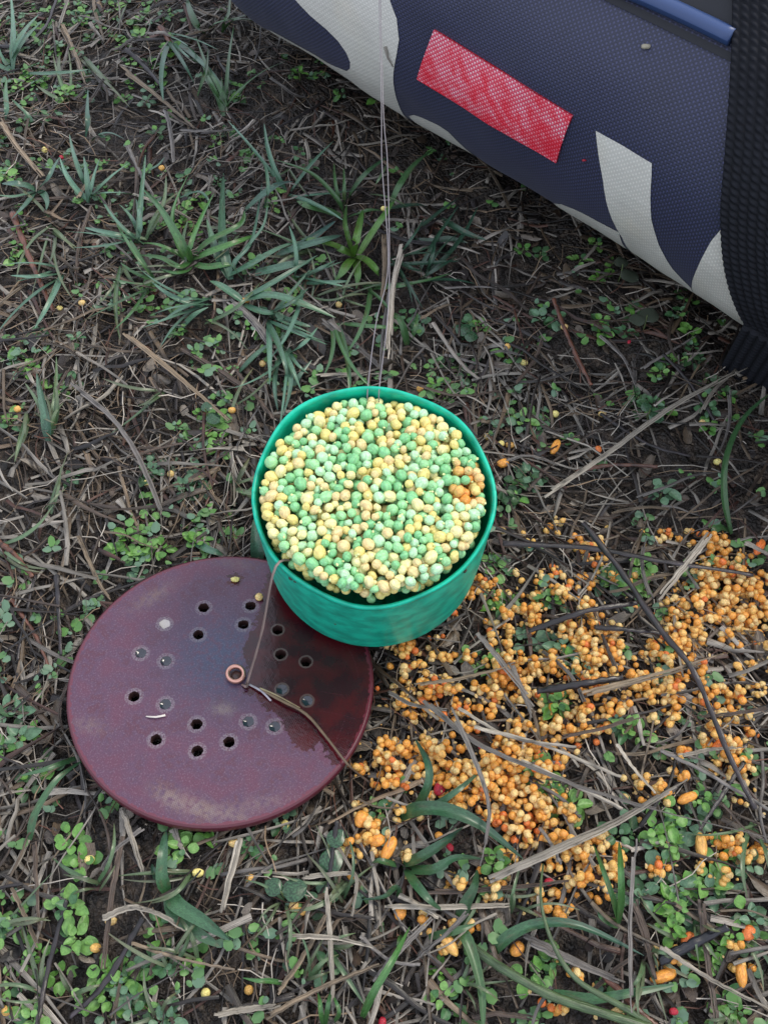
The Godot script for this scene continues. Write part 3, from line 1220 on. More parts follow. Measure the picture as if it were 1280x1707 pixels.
		var ring := "in the middle of the heap" if Vector2(p.x, p.z).length() < 0.012 else "halfway out on the heap" if Vector2(p.x, p.z).length() < 0.023 else "against the cup rim"
		var hour := posmod(roundi(atan2(p.x, -p.z) / (TAU / 12.0)), 12)
		var look: String = {"yellow": ["yellow", "pale yellow", "tan yellow"], "green": ["green", "pale green", "dark green"], "orange": ["orange", "light orange", "peach", "deep orange"]}[tone][shade]
		var form: String = ["round", "dimpled", "smooth", "wrinkled", "oval"][shape]
		solo(tone + "_pellet", kinds[shape], M.pellet[tone][shade], Vector3.ZERO, "%s %s bait pellet %s, toward %s o'clock" % [form, look, ring, ["twelve", "one", "two", "three", "four", "five", "six", "seven", "eight", "nine", "ten", "eleven"][hour]], "bait pellet", tone + " pellets heaped in the green cup").transform = tr
	var dust := []
	for k in 220:
		var e = pts[r.randi() % mini(pts.size(), 620)]
		var off: Vector3 = Vector3(r.randf_range(-1, 1), r.randf_range(0.2, 0.8), r.randf_range(-1, 1)).normalized() * e[1] * r.randf_range(0.95, 1.2)
		dust.append(Transform3D(cup_basis * Basis.from_euler(Vector3(r.randf() * 6, r.randf() * 6, r.randf() * 6)).scaled(Vector3(r.randf_range(0.12, 0.3), r.randf_range(0.08, 0.2), r.randf_range(0.12, 0.34))), CUP_C + cup_basis * (e[0] + off)))
	crumbs("bait_dust", dust, kinds[3], plain(lin(0.62, 0.66, 0.30), 0.7), "pale crumbs and dust of broken bait on the heap in the cup")
	for tone in deep:
		var mmi := MultiMesh.new()
		mmi.transform_format = MultiMesh.TRANSFORM_3D
		mmi.mesh = kinds[2]
		mmi.instance_count = deep[tone].size()
		for i in deep[tone].size():
			mmi.set_instance_transform(i, deep[tone][i][0])
		var o := MultiMeshInstance3D.new()
		o.name = tone + "_bait_fill"
		o.multimesh = mmi
		o.material_override = M.pellet[tone][0]
		add_child(o, true)
		tag(o, tone + " bait pellets packed deeper down inside the green cup", "bait")
		o.set_meta("kind", "stuff")


func crumbs(called: String, list: Array, m: Mesh, mat: Material, label: String) -> void:
	var multi := MultiMesh.new()
	multi.transform_format = MultiMesh.TRANSFORM_3D
	multi.mesh = m
	multi.instance_count = list.size()
	for i in list.size():
		multi.set_instance_transform(i, list[i])
	var o := MultiMeshInstance3D.new()
	o.name = numbered(called)
	o.multimesh = multi
	o.material_override = mat
	add_child(o, true)
	tag(o, label, "bait")
	o.set_meta("kind", "stuff")


# ---------------------------------------------------------------- cords and line
func build_cords() -> void:
	# cord from the copper ring over the cup's rim
	var a := Acc.new()
	var rim := CUP_C + cup_basis * Vector3(-CUP_R * 0.83, 0.0008, CUP_R * 0.56)
	var p0 := disc_point(413, 1136, 0.0012)
	var d1 := ray(459, 946)
	var top := EYE + d1 * ((CUP_C + cup_basis.y * 0.0006 - EYE).dot(cup_basis.y) / d1.dot(cup_basis.y))
	var inn := top + (CUP_C - top).normalized() * 0.006 - Vector3.UP * 0.004
	var mid := p0.lerp(top, 0.5) - Vector3.UP * 0.003
	var main := smooth_path(PackedVector3Array([disc_point(404, 1141, 0.0004), disc_point(411, 1144, 0.0016), p0, mid, top, inn]), 26)
	stalk(a, main, 0.00042, 0.00036, 6, 0.8, Color(0.16, 0.10, 0.09), Color(0.26, 0.2, 0.17), 0.3)
	for e in 3:
		var off := Vector3(rg.randf_range(-1, 1), rg.randf_range(0, 1), rg.randf_range(-1, 1)) * 0.0007
		var loose := PackedVector3Array()
		for k in range(4, 22, 3):
			loose.append(main[k] + off * sin(k * 0.9 + e))
		stalk(a, smooth_path(loose, 10), 0.00012, 0.0001, 4, 1.0, Color(0.2, 0.14, 0.12), Color(0.24, 0.18, 0.15), 0.2)
	solo("cord", a.mesh(), M.fibre, Vector3.ZERO, "frayed brown cord from the copper ring up to the cup rim", "cord")
	# two brown strands across the wet part of the disc
	a = Acc.new()
	stalk(a, smooth_path(PackedVector3Array([disc_point(433, 1147, 0.0010), disc_point(470, 1168, 0.0016), disc_point(510, 1190, 0.0012), disc_point(545, 1230, 0.0014), disc_point(578, 1272, 0.0012), at(600, 1292, 0.004), at(622, 1308, 0.001)]), 24), 0.00045, 0.0003, 6, 0.7, Color(0.16, 0.11, 0.06), Color(0.07, 0.05, 0.04), 0.3)
	solo("cord_strand", a.mesh(), M.fibre, Vector3.ZERO, "dark brown cord strand trailing over the disc's wet right side", "cord strand")
	a = Acc.new()
	stalk(a, smooth_path(PackedVector3Array([disc_point(416, 1141, 0.0008), disc_point(436, 1152, 0.0012), disc_point(452, 1168, 0.0005)]), 8), 0.0003, 0.0003, 5, 0.7, Color(0.3, 0.28, 0.3), Color(0.4, 0.36, 0.4), 0.2)
	stalk(a, smooth_path(PackedVector3Array([disc_point(434, 1147, 0.0014), disc_point(460, 1158, 0.0018), disc_point(500, 1180, 0.0006)]), 8), 0.00022, 0.0002, 5, 0.7, Color(0.3, 0.25, 0.14), Color(0.25, 0.18, 0.1), 0.2)
	solo("cord_end", a.mesh(), M.fibre, Vector3.ZERO, "short pale frayed cord end just below right of the copper ring", "cord strand")
	# nylon line, doubled, that rises from the cup past the bag
	var lm := plain(lin(0.19, 0.175, 0.19), 0.35)
	var foot := CUP_C + cup_basis * Vector3(0.0, 0.0002, -CUP_R + 0.001)
	var knot := EYE + ray(648, 440) * 0.296
	var over := EYE + ray(637, 170) * 0.325
	var far := EYE + ray(630, -140) * 0.34
	for k in 2:
		var s := -1.0 if k == 0 else 1.0
		a = Acc.new()
		var f2 := foot + Vector3(0.0016 * s, 0, 0.0)
		var inside := f2 + cup_basis * Vector3(0, -0.005, 0.003)
		stalk(a, smooth_path(PackedVector3Array([inside, f2, f2.lerp(knot, 0.5) + Vector3(0.0008 * s, 0, 0), knot + Vector3(0.0002 * s, 0, 0), knot.lerp(over, 0.6) + Vector3(0.0009 * s, 0, 0), over + Vector3(0.0003 * s, 0, 0), far + Vector3(0.0003 * s, 0, 0)]), 40), 0.00016, 0.00016, 6, 1.0, Color.WHITE, Color.WHITE, 0.0)
		solo("fishing_line", a.mesh(), lm, Vector3.ZERO, ["left strand of the thin grey line rising from the cup past the bag", "right strand of the thin grey line rising from the cup past the bag"][k], "fishing line")


# ---------------------------------------------------------------- grass
func parse(text: String) -> PackedVector2Array:
	var out := PackedVector2Array()
	for w in text.split(" ", false):
		var n := w.split(",")
		out.append(Vector2(float(n[0]), float(n[1])))
	return out


func lay(px: PackedVector2Array, arch: float, base := 0.002, last := 0.003) -> PackedVector3Array:
	var out := PackedVector3Array()
	for k in px.size():
		var f := float(k) / (px.size() - 1)
		out.append(at(px[k].x, px[k].y, lerpf(base, last, f) + arch * sin(PI * minf(f * 0.95, 1.0))))
	for k in out.size():
		var lid := bag_under(out[k].x, out[k].z)
		out[k].y = minf(out[k].y, lid - 0.004)
	return out


# each tuft: label, tone, then its blades as «points in the photo | width in pixels | arch in mm»
const TUFTS := [
	["bright-centred grass tuft of long spreading blades left of the line", 0, ["320,437 300,400 270,350 238,314|13|9", "320,437 318,410 335,365 357,322|8|12", "318,436 290,420 262,408 235,405|9|5", "322,432 350,420 390,405 432,390|12|7", "322,428 350,402 400,375 408,352|11|8", "318,436 300,445 270,430 235,425|9|4", "316,438 295,400 290,350 315,290|9|8", "322,440 345,445 370,442 395,440|12|3", "318,442 310,452 290,455 268,448|12|3"]],
	["dense blue-green grass tuft lying toward the right", 1, ["378,462 420,440 470,412 515,400|13|6", "385,455 410,415 440,375 447,330|8|12", "405,356 440,325 465,308 490,303|14|10", "414,458 450,450 490,440 520,437|15|5", "384,465 365,430 355,400 345,365|14|4", "385,466 372,410 370,350 373,288|15|6", "400,500 440,480 490,450 530,425|9|7", "405,500 450,492 500,505 560,530|16|7", "404,502 385,488 365,475 350,468|14|4", "408,508 430,518 450,522 462,520|12|3", "408,470 390,440 420,400 437,305|7|11", "430,512 460,525 500,540 520,545|10|2", "455,430 490,415 540,400 570,392|12|7", "440,350 447,320 443,280 430,264|6|14", "510,440 490,420 530,390 560,368|12|5"]],
	["small upright grass tuft with yellow-green centre blades under the bag", 2, ["590,428 594,400 600,370 605,350|13|12", "588,430 575,420 566,415 565,420|13|5", "590,430 580,440 570,455 557,470|15|5", "594,430 596,450 597,465 594,482|13|4", "592,428 610,435 625,450 632,462|16|4", "598,425 620,390 640,360 660,330|13|8", "588,425 580,395 575,370 578,340|9|9", "590,426 560,410 520,400 500,398|12|6"]],
	["loose grass tuft with thin arching blades just under the bag edge", 3, ["573,358 560,330 520,290 458,266|9|9", "571,350 562,320 558,295 557,272|6|8", "574,345 574,320 574,300 573,280|6|8", "580,330 600,300 620,280 645,262|8|8", "568,360 540,350 510,342 495,335|13|4", "580,362 600,355 620,350 640,352|10|4", "650,345 665,310 690,275 720,250|10|9"]],
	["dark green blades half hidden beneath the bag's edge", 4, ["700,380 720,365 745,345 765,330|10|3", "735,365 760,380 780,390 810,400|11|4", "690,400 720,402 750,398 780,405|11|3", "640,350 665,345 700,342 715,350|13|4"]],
	["pale blue-green grass sprig at the left edge of the ground", 1, ["62,318 45,310 25,306 4,306|13|5", "62,318 40,325 20,328 -5,325|9|4", "64,318 75,325 80,338 78,350|10|3", "60,320 45,340 35,350 20,365|9|5", "64,316 80,300 90,280 100,262|7|6"]],
	["grass sprig with curled blades by the bag's left end", 3, ["372,55 375,35 380,10 384,-15|6|8", "345,60 330,45 318,20 310,-10|12|6", "375,50 390,35 410,28 430,30|11|6", "345,55 360,40 400,20 430,5|7|6", "330,160 340,130 345,110 347,80|6|6"]],
	["two thin blades curving out from under the disc's left edge", 5, ["50,1400 60,1355 95,1300 138,1268|12|7", "133,1262 105,1272 70,1284 34,1293|9|6"]],
	["wide folded blade pair growing in front of the disc", 6, ["283,1490 300,1510 340,1535 384,1568|27|4", "281,1492 296,1525 330,1555 368,1578|24|2", "279,1488 270,1460 272,1420 277,1384|20|6", "280,1488 262,1465 256,1450 254,1440|10|3"]],
	["wide-bladed tuft whose long leaf crosses the near orange heap", 6, ["668,1362 695,1350 740,1350 800,1375 872,1432|25|10", "680,1362 720,1345 765,1315 808,1278|11|9", "690,1352 712,1315 714,1275 692,1232|15|11", "672,1440 700,1430 740,1405 772,1378|20|6", "676,1448 720,1450 760,1430 806,1432|17|8", "676,1448 690,1470 715,1500 738,1518|15|8", "660,1442 645,1438 630,1435 620,1438|12|3", "668,1500 660,1480 640,1495 600,1500|11|3"]],
	["grass clump of stout pale stalks right of the lower middle", 3, ["748,1560 775,1562 800,1640 805,1720|20|4", "715,1562 745,1555 770,1548 792,1540|13|4", "762,1553 775,1510 790,1480 795,1450|20|5"]],
	["broad bent blade lying across the lower right ground", 6, ["820,1590 850,1560 900,1540 970,1545 1073,1593|19|7", "920,1655 980,1665 1050,1655 1130,1640|17|4"]],
	["small upright green sprout right of the near orange heap", 0, ["1030,1540 1022,1500 1005,1450 989,1408|10|16", "1030,1540 1035,1490 1034,1440 1031,1402|12|18", "1030,1542 1015,1535 1002,1525 1000,1515|14|3"]],
	["single green blade curving up at the right edge", 3, ["1218,890 1206,830 1210,760 1240,695 1290,650|11|10", "1215,885 1200,880 1190,885 1185,895|13|3"]],
	["three short green blades at the lower edge left of the tall blade", 0, ["540,1712 535,1690 533,1670 530,1655|8|7", "540,1712 545,1690 548,1670 552,1650|9|8", "555,1705 565,1690 560,1670 552,1655|7|6", "478,1640 450,1635 430,1635 405,1630|8|3"]],
	["tall narrow green blade leaning right at the lower edge", 0, ["604,1695 625,1650 655,1600 683,1545|13|9", "672,1560 668,1565 665,1575 662,1585|10|3"]],
	["short curled green sprout in the straw above the cup", 3, ["678,575 672,545 662,528 650,522|11|6", "682,572 690,555 694,540 696,522|8|5"]],
	["narrow grey-green blade with a rounded tip left of the lone seedling", 1, ["82,735 78,700 70,660 62,622|17|5"]],
	["short grass blades lying in the brown litter above the disc", 1, ["430,940 428,915 425,890 424,865|20|4", "320,900 345,915 360,920 372,925|12|3"]],
	["blue-green blade pieces below the big tuft", 1, ["302,550 315,535 330,522 348,512|12|4", "400,620 425,595 450,575 480,560|12|3", "470,650 490,640 500,625 520,600|9|3"]],
	["bluish blades scattered at the upper left", 1, ["155,235 165,225 185,222 208,232|9|4", "144,230 147,205 146,185 147,150|8|6", "10,200 12,180 10,155 12,130|8|4", "55,205 45,190 30,175 20,165|8|4", "240,300 250,285 265,275 275,262|9|5", "300,330 330,320 345,330 350,345|7|4"]],
]
const STALKS := [
	["thick green grass stalk running off the lower edge", "770,1562 805,1592 850,1622 920,1660 1010,1690 1120,1725", 15, 4],
	["green dirt-speckled stem that tapers upward into a fine tip", "1110,1725 1040,1680 960,1632 920,1570 901,1500 905,1440", 13, 9],
]


func build_grass() -> void:
	var tones := [[Color(0.07, 0.19, 0.05), Color(0.09, 0.24, 0.07)], [Color(0.075, 0.18, 0.11), Color(0.14, 0.26, 0.18)], [Color(0.12, 0.26, 0.04), Color(0.07, 0.19, 0.05)], [Color(0.055, 0.14, 0.045), Color(0.065, 0.16, 0.06)],
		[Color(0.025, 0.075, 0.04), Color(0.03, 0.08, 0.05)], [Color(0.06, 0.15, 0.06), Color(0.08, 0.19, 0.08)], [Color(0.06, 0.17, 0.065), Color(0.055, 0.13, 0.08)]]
	for t in TUFTS:
		var root := parse(t[2][0].split("|")[0])[0]
		var where := at(root.x, root.y)
		var o := thing("grass_tuft", where, t[0], "grass tuft", "grass tufts in the thatch")
		for b in t[2]:
			var f: PackedStringArray = b.split("|")
			var pts := lay(parse(f[0]), float(f[2]) * 0.001, 0.0025, 0.0045)
			var w := float(f[1]) * 1.1 * unit_at(pts[1])
			for k in pts.size():
				pts[k] -= where
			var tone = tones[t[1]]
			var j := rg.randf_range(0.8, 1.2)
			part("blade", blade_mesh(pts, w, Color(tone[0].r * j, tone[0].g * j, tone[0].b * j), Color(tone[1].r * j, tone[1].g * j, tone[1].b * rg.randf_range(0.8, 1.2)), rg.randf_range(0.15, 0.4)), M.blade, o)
	var r := RandomNumberGenerator.new()
	r.seed = 77
	for q in [[452, 528, 1, 0.2], [498, 470, 1, 0.3], [478, 585, 1, 0.9], [345, 505, 1, 3.3], [262, 470, 3, 3.4], [232, 400, 1, 3.9], [612, 478, 3, 0.8], [655, 435, 4, 6.0], [100, 455, 1, 3.0], [375, 185, 3, 4.8], [280, 60, 1, 1.0], [150, 330, 1, 4.4], [480, 320, 1, 5.2], [25, 115, 1, 4.8], [560, 545, 3, 0.7], [700, 460, 4, 5.5]]:
		var where := at(q[0], q[1])
		var o := thing("grass_tuft", where, "low %s grass sprig %s" % [["", "blue-green", "", "green", "dark"][q[2]], spot_of(where)], "grass tuft", "grass tufts in the thatch")
		for b in r.randi_range(4, 7):
			var an: float = q[3] + r.randfn(0.0, 0.75)
			var ln := r.randf_range(65.0, 150.0) * (0.75 if b > 3 else 1.0)
			var bend := r.randf_range(-0.5, 0.5)
			var p2 := PackedVector2Array()
			var cur := Vector2(q[0], q[1]) + Vector2(r.randf_range(-9, 9), r.randf_range(-9, 9))
			for k in 4:
				p2.append(cur)
				cur += Vector2.from_angle(an + bend * k * 0.5) * ln / 3.0
			var pts := lay(p2, r.randf_range(0.003, 0.009), 0.0025, 0.0045)
			var w := r.randf_range(6.0, 10.5) * unit_at(pts[1])
			for k in pts.size():
				pts[k] -= where
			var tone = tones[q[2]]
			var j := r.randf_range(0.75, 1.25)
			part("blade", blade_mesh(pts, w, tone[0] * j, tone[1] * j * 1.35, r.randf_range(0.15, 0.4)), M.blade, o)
	for k in 46:
		var zone: Array = [[-10, -10, 330, 480], [-10, 1400, 520, 1720], [430, 1460, 1050, 1720], [1050, 1350, 1290, 1720], [-10, 500, 400, 950], [330, 250, 700, 620]][k % 6]
		var base := Vector2(r.randf_range(zone[0], zone[2]), r.randf_range(zone[1], zone[3]))
		var where := at(base.x, base.y)
		if blocked(where + Vector3.UP * 0.004, 0.008):
			continue
		var o := thing("grass_tuft", where, "thin pale narrow grass sprig %s" % spot_of(where), "grass tuft", "grass tufts in the thatch")
		var turn := r.randf() * TAU
		for b in r.randi_range(2, 5):
			var an := turn + r.randfn(0.0, 0.7)
			var ln := r.randf_range(45.0, 130.0)
			var bend := r.randf_range(-0.7, 0.7)
			var p2 := PackedVector2Array()
			var cur := base + Vector2(r.randf_range(-7, 7), r.randf_range(-7, 7))
			for e in 4:
				p2.append(cur)
				cur += Vector2.from_angle(an + bend * e * 0.5) * ln / 3.0
			var pts := lay(p2, r.randf_range(0.002, 0.006), 0.002, 0.004)
			var w := r.randf_range(4.0, 9.0) * unit_at(pts[1])
			for e in pts.size():
				pts[e] -= where
			var c := Color(0.10, 0.20, 0.09).lerp(Color(0.17, 0.21, 0.12), r.randf()) * r.randf_range(0.7, 1.2)
			part("blade", blade_mesh(pts, w, c, c.lerp(Color(0.22, 0.2, 0.11), r.randf() * 0.8), r.randf_range(0.15, 0.4), 12), M.blade, o)
	for s in STALKS:
		var a := Acc.new()
		var pts := lay(parse(s[1]), s[3] * 0.001, 0.003, 0.005)
		stalk(a, smooth_path(pts, 30), s[2] * 0.5 * unit_at(pts[1]), s[2] * (0.5 if s[3] == 4 else 0.12) * unit_at(pts[1]), 8, 0.85, Color(0.10, 0.155, 0.075), Color(0.085, 0.14, 0.055), 0.16)
		solo("grass_stalk", a.mesh(), M.straw, Vector3.ZERO, s[0], "grass stalk")


# ---------------------------------------------------------------- weeds
# clumps of little round-leaved weeds: photo x, y, spread, how many, tone
const CLUMPS := [
	"40,60,50,6,0 140,60,50,5,4 60,200,50,6,4 45,140,35,5,2 100,135,30,4,4 205,65,18,3,2 250,95,30,6,0 280,105,25,5,0 258,210,12,3,2 15,280,22,6,2 370,245,20,3,2 320,330,28,4,0 410,145,15,2,2 600,165,40,4,5 520,265,15,2,3",
	"510,145,15,1,0 185,15,20,3,2 120,35,25,3,4 300,20,25,3,4 20,410,15,3,2 30,380,20,3,0 300,390,20,3,0 345,300,14,2,3 480,480,14,2,2 450,330,20,3,2 200,500,15,2,4 105,560,20,2,3 240,160,30,3,4",
	"55,612,8,2,0 120,625,12,2,0 100,650,14,3,2 15,690,16,3,2 345,690,10,2,0 350,720,12,2,0 320,785,20,4,4 345,805,15,3,4 250,790,14,2,4 270,760,12,2,4 120,790,15,1,3 235,905,20,4,2 260,925,20,3,0 335,895,15,3,0 240,945,12,2,4 200,930,12,1,0",
	"685,530,10,1,3 690,545,12,1,4 730,655,12,2,0 745,640,14,2,4 850,590,6,2,0 790,550,14,2,3 930,530,14,2,3 1000,440,16,3,2 985,435,14,2,0 890,420,14,2,5 880,690,6,2,2 860,700,6,1,4 1130,525,14,2,3 1105,600,14,3,2 1145,600,12,3,2 1160,590,10,2,0 1110,680,14,2,3 1180,680,14,2,3 1070,530,12,1,5",
	"1020,560,14,3,0 1000,545,14,2,5 860,810,14,3,5 830,830,14,2,5 880,690,10,2,4 950,740,10,1,5 1060,670,14,2,5 1200,640,18,3,5 890,800,8,2,4 1100,815,12,2,4 760,600,14,2,5",
	"820,950,16,3,0 840,960,14,2,2 840,1000,10,2,0 930,1000,12,2,4 1010,940,12,2,0 1060,955,16,3,0 1080,960,14,2,2 1000,970,8,1,4 935,1080,10,2,4 875,1080,14,3,4 800,1100,14,2,4 820,1080,10,2,0 945,1175,10,3,0 930,1165,8,2,2 1015,1190,8,1,4 1062,1222,10,3,2 1050,1215,8,1,0 960,1110,10,2,4 1165,1195,8,1,4",
	"905,1290,12,4,2 925,1320,14,4,0 945,1345,10,3,2 885,1290,8,2,0 1060,1340,8,1,4 1110,1370,18,5,0 1130,1395,22,6,2 1150,1370,14,3,4 1175,1345,10,2,0 1160,1470,20,4,2 1120,1500,20,5,2 1130,1530,16,4,0 1110,1470,14,3,4 1185,1500,16,3,4 1215,1480,10,1,4 1240,1440,14,3,0 1215,1555,12,2,4 1250,1530,12,2,4 1190,1590,10,2,0 1060,1480,10,2,4 1145,1560,12,2,4 1200,1420,14,2,0 1050,1390,10,2,3",
	"735,1610,10,1,0 735,1665,8,1,2 725,1675,8,1,0 555,1605,10,1,3 1230,1600,12,2,4 1240,1690,14,3,0 1190,1690,12,2,2 905,1600,12,2,2 900,1620,10,2,0 835,1440,8,2,0 620,1360,8,1,3",
	"12,1540,14,3,2 35,1540,12,2,2 10,1640,12,2,2 35,1690,16,3,2 120,1515,12,3,2 125,1555,12,3,2 112,1620,8,2,0 150,1655,12,3,2 170,1665,10,3,2 200,1660,12,3,4 250,1660,10,2,2 265,1545,8,2,2 265,1590,14,3,2 285,1575,10,2,0 205,1605,14,4,2 195,1630,10,3,0 270,1690,12,4,2 290,1695,10,2,4 232,1695,10,3,4 165,1610,10,2,0 60,1695,10,2,2 185,1695,10,2,4 320,1580,8,1,0 60,1580,10,2,0 80,1640,12,2,4",
	"105,1400,10,2,0 300,1410,8,2,2 335,1395,8,2,0 345,1400,8,1,2 370,1395,10,2,4 140,1440,8,1,0 20,1250,10,1,0 60,1305,10,2,5 40,1230,12,2,4 15,1190,12,2,4 75,1290,10,1,5 410,1400,10,2,3 455,1380,10,2,3 545,1490,8,1,3",
]


func build_weeds() -> void:
	var shapes := []
	for k in 6:
		shapes.append(leaf_mesh([0.0048, 0.0042, 0.0055, 0.0038, 0.0050, 0.0034][k], [0.0036, 0.0036, 0.0034, 0.0033, 0.0029, 0.0030][k], [0.85, 1.0, 0.8, 0.95, 0.75, 1.05][k], [0.3, -0.15, 0.35, 0.1, 0.4, 0.0][k], [0.12, 0.25, 0.08, 0.2, 0.15, 0.1][k], 0.08 if k == 1 else 0.0))
	var twig := Acc.new()
	stalk(twig, PackedVector3Array([Vector3(0, -0.002, 0), Vector3(0.0003, 0.004, 0.0002), Vector3(0, 0.01, 0)]), 0.00035, 0.00022, 5, 1.0, Color(0.10, 0.13, 0.05), Color(0.13, 0.17, 0.06), 0.1)
	var stem_mesh := twig.mesh()
	var tones := ["bright green", "green", "light green", "dark green", "grey-green", "deep green"]
	var r := RandomNumberGenerator.new()
	r.seed = 91
	var n := 0
	for row in CLUMPS:
		for c in row.split(" ", false):
			var f: PackedStringArray = c.split(",")
			for k in maxi(1, int(float(f[3]) * (0.62 if float(f[1]) > 1480.0 and float(f[0]) < 400.0 else 0.85) + 0.3)):
				var px := float(f[0]) + r.randfn(0.0, float(f[2]) * 1.0)
				var py := float(f[1]) + r.randfn(0.0, float(f[2]) * 0.8)
				var h := r.randf_range(0.0015, 0.005)
				var p := at(px, py, h)
				if blocked(p, 0.003):
					continue
				var tone := int(f[4])
				if r.randf() < 0.3:
					tone = r.randi() % 6
				var pairs := r.randi_range(2, 4)
				var size := r.randf_range(0.75, 1.2)
				n += 1
				var o := thing("weed_seedling", p - Vector3(0, h, 0), "", "weed", "little round-leaved weeds in the thatch")
				o.set_meta("label", "%s %s weed, %s leaves, %s" % [["small", "middling", "larger"][clampi(int((size - 0.75) / 0.15), 0, 2)], tones[tone], {2: "four", 3: "six", 4: "seven"}[pairs], spot_of(p)])
				var st := part("stem", stem_mesh, M.stem, o)
				st.scale = Vector3(1, h / 0.01, 1)
				st.rotation.y = r.randf() * TAU
				var turn := r.randf() * TAU
				for i in (pairs * 2 if pairs < 4 else 7):
					var lev := i / 2
					var lf := part("leaf", shapes[r.randi() % 6], M.leaves[tone if r.randf() < 0.8 else (tone + 1) % 6], o)
					var az := turn + (i % 2) * PI + lev * 1.57 + r.randf_range(-0.35, 0.35)
					var sc := 0.9 * size * (1.0 - 0.17 * lev) * r.randf_range(0.85, 1.15)
					var tip := r.randf_range(-0.25, 0.45) + 0.2 * lev
					var b := Basis(Vector3.UP, az) * Basis(Vector3.RIGHT, -tip) * Basis(Vector3.BACK, r.randf_range(-0.3, 0.3))
					var out := (Basis(Vector3.UP, az) * Vector3(0, 0, 1)) * 0.0009 * (1.6 - 0.4 * lev)
					lf.transform = Transform3D(b.scaled(Vector3.ONE * sc), Vector3(0, h * (0.7 + 0.16 * lev), 0) + out)
	# broad waxy leaves
	var wax := plain(lin(0.04, 0.11, 0.05), 0.3)
	wax.albedo_texture = noise_tex(0.05, 128, grey_ramp(0.6, 1.0), 4, false, 4.0, 61)
	wax.vertex_color_use_as_albedo = true
	wax.backlight_enabled = true
	wax.backlight = Color(0.2, 0.3, 0.12)
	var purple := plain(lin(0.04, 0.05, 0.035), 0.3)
	var broad := leaf_mesh(0.0085, 0.0075, 0.9, -0.25, 0.2)
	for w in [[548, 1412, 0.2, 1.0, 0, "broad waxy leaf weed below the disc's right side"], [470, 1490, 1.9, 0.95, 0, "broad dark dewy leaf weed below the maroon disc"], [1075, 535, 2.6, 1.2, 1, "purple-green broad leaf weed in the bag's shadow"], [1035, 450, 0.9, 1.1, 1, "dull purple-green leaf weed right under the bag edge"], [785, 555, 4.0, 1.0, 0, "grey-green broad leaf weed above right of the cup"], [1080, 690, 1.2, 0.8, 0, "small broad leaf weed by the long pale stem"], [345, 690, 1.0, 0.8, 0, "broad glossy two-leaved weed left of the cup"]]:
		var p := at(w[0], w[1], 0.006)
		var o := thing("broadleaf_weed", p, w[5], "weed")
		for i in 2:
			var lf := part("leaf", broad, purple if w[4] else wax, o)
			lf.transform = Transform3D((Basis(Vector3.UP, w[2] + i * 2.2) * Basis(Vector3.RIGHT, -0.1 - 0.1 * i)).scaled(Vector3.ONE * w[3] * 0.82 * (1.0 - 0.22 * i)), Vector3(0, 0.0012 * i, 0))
		var st := part("stem", stem_mesh, M.stem, o)
		st.position.y = -0.007
	# the crowd of tiny ones that nobody would count
	var a := Acc.new()
	for k in 4200:
		var x := r.randf_range(-0.26, 0.26)
		var z := r.randf_range(-0.52, 0.0)
		var d := 0.12 * smoothstep(-0.1, -0.04, z) + 0.16 * smoothstep(-0.02, -0.1, x) * smoothstep(-0.25, -0.33, z) + noise.get_noise_2d(x * 420.0 + 300.0, z * 420.0)
		if d < 0.02 or r.randf() < 0.7 * smoothstep(0.09, 0.05, bag_under(x, z) if bag_under(x, z) < 9.0 else (BAG_R * 0.0 + absf((Vector3(x, 0, z) - BAG_O).dot(BAG_F)) - 0.045 if x > -0.1 else 9.0)):  # fewer sprouts by the bag, so darker soil stands in for its shade
			continue
		var p := Vector3(x, ground_y(x, z) + r.randf_range(0.001, 0.005), z)
		if blocked(p, 0.004):
			continue
		for i in r.randi_range(2, 5):
			var b := Basis(Vector3.UP, r.randf() * TAU) * Basis(Vector3.RIGHT, r.randf_range(-0.5, 0.5))
			var l := r.randf_range(0.0014, 0.0042)
			var w := l * r.randf_range(0.3, 0.42)
			var g: Color = [Color(0.09, 0.21, 0.05), Color(0.075, 0.17, 0.055), Color(0.10, 0.18, 0.11)][r.randi() % 3]
			var q := p + Vector3(r.randf_range(-1, 1), r.randf_range(0, 0.6), r.randf_range(-1, 1)) * 0.0014
			var s := a.put(q, g)
			for e in 7:
				var an := TAU * e / 7.0
				a.put(q + b * Vector3(sin(an) * w, 0.0003 * cos(an * 2.0), l * 0.5 + cos(an) * l * 0.5), g * r.randf_range(0.85, 1.15))
			for e in 7:
				a.tri(s, s + 1 + e, s + 1 + (e + 1) % 7)
	stuff("ground_cover", a.mesh(), sprout_material(), "tiny green sprouts scattered all through the thatch", "ground cover")


func sprout_material() -> StandardMaterial3D:
	var m := StandardMaterial3D.new()
	m.vertex_color_use_as_albedo = true
	m.roughness = 0.5
	m.backlight_enabled = true
	m.backlight = Color(0.3, 0.4, 0.12)
	return m


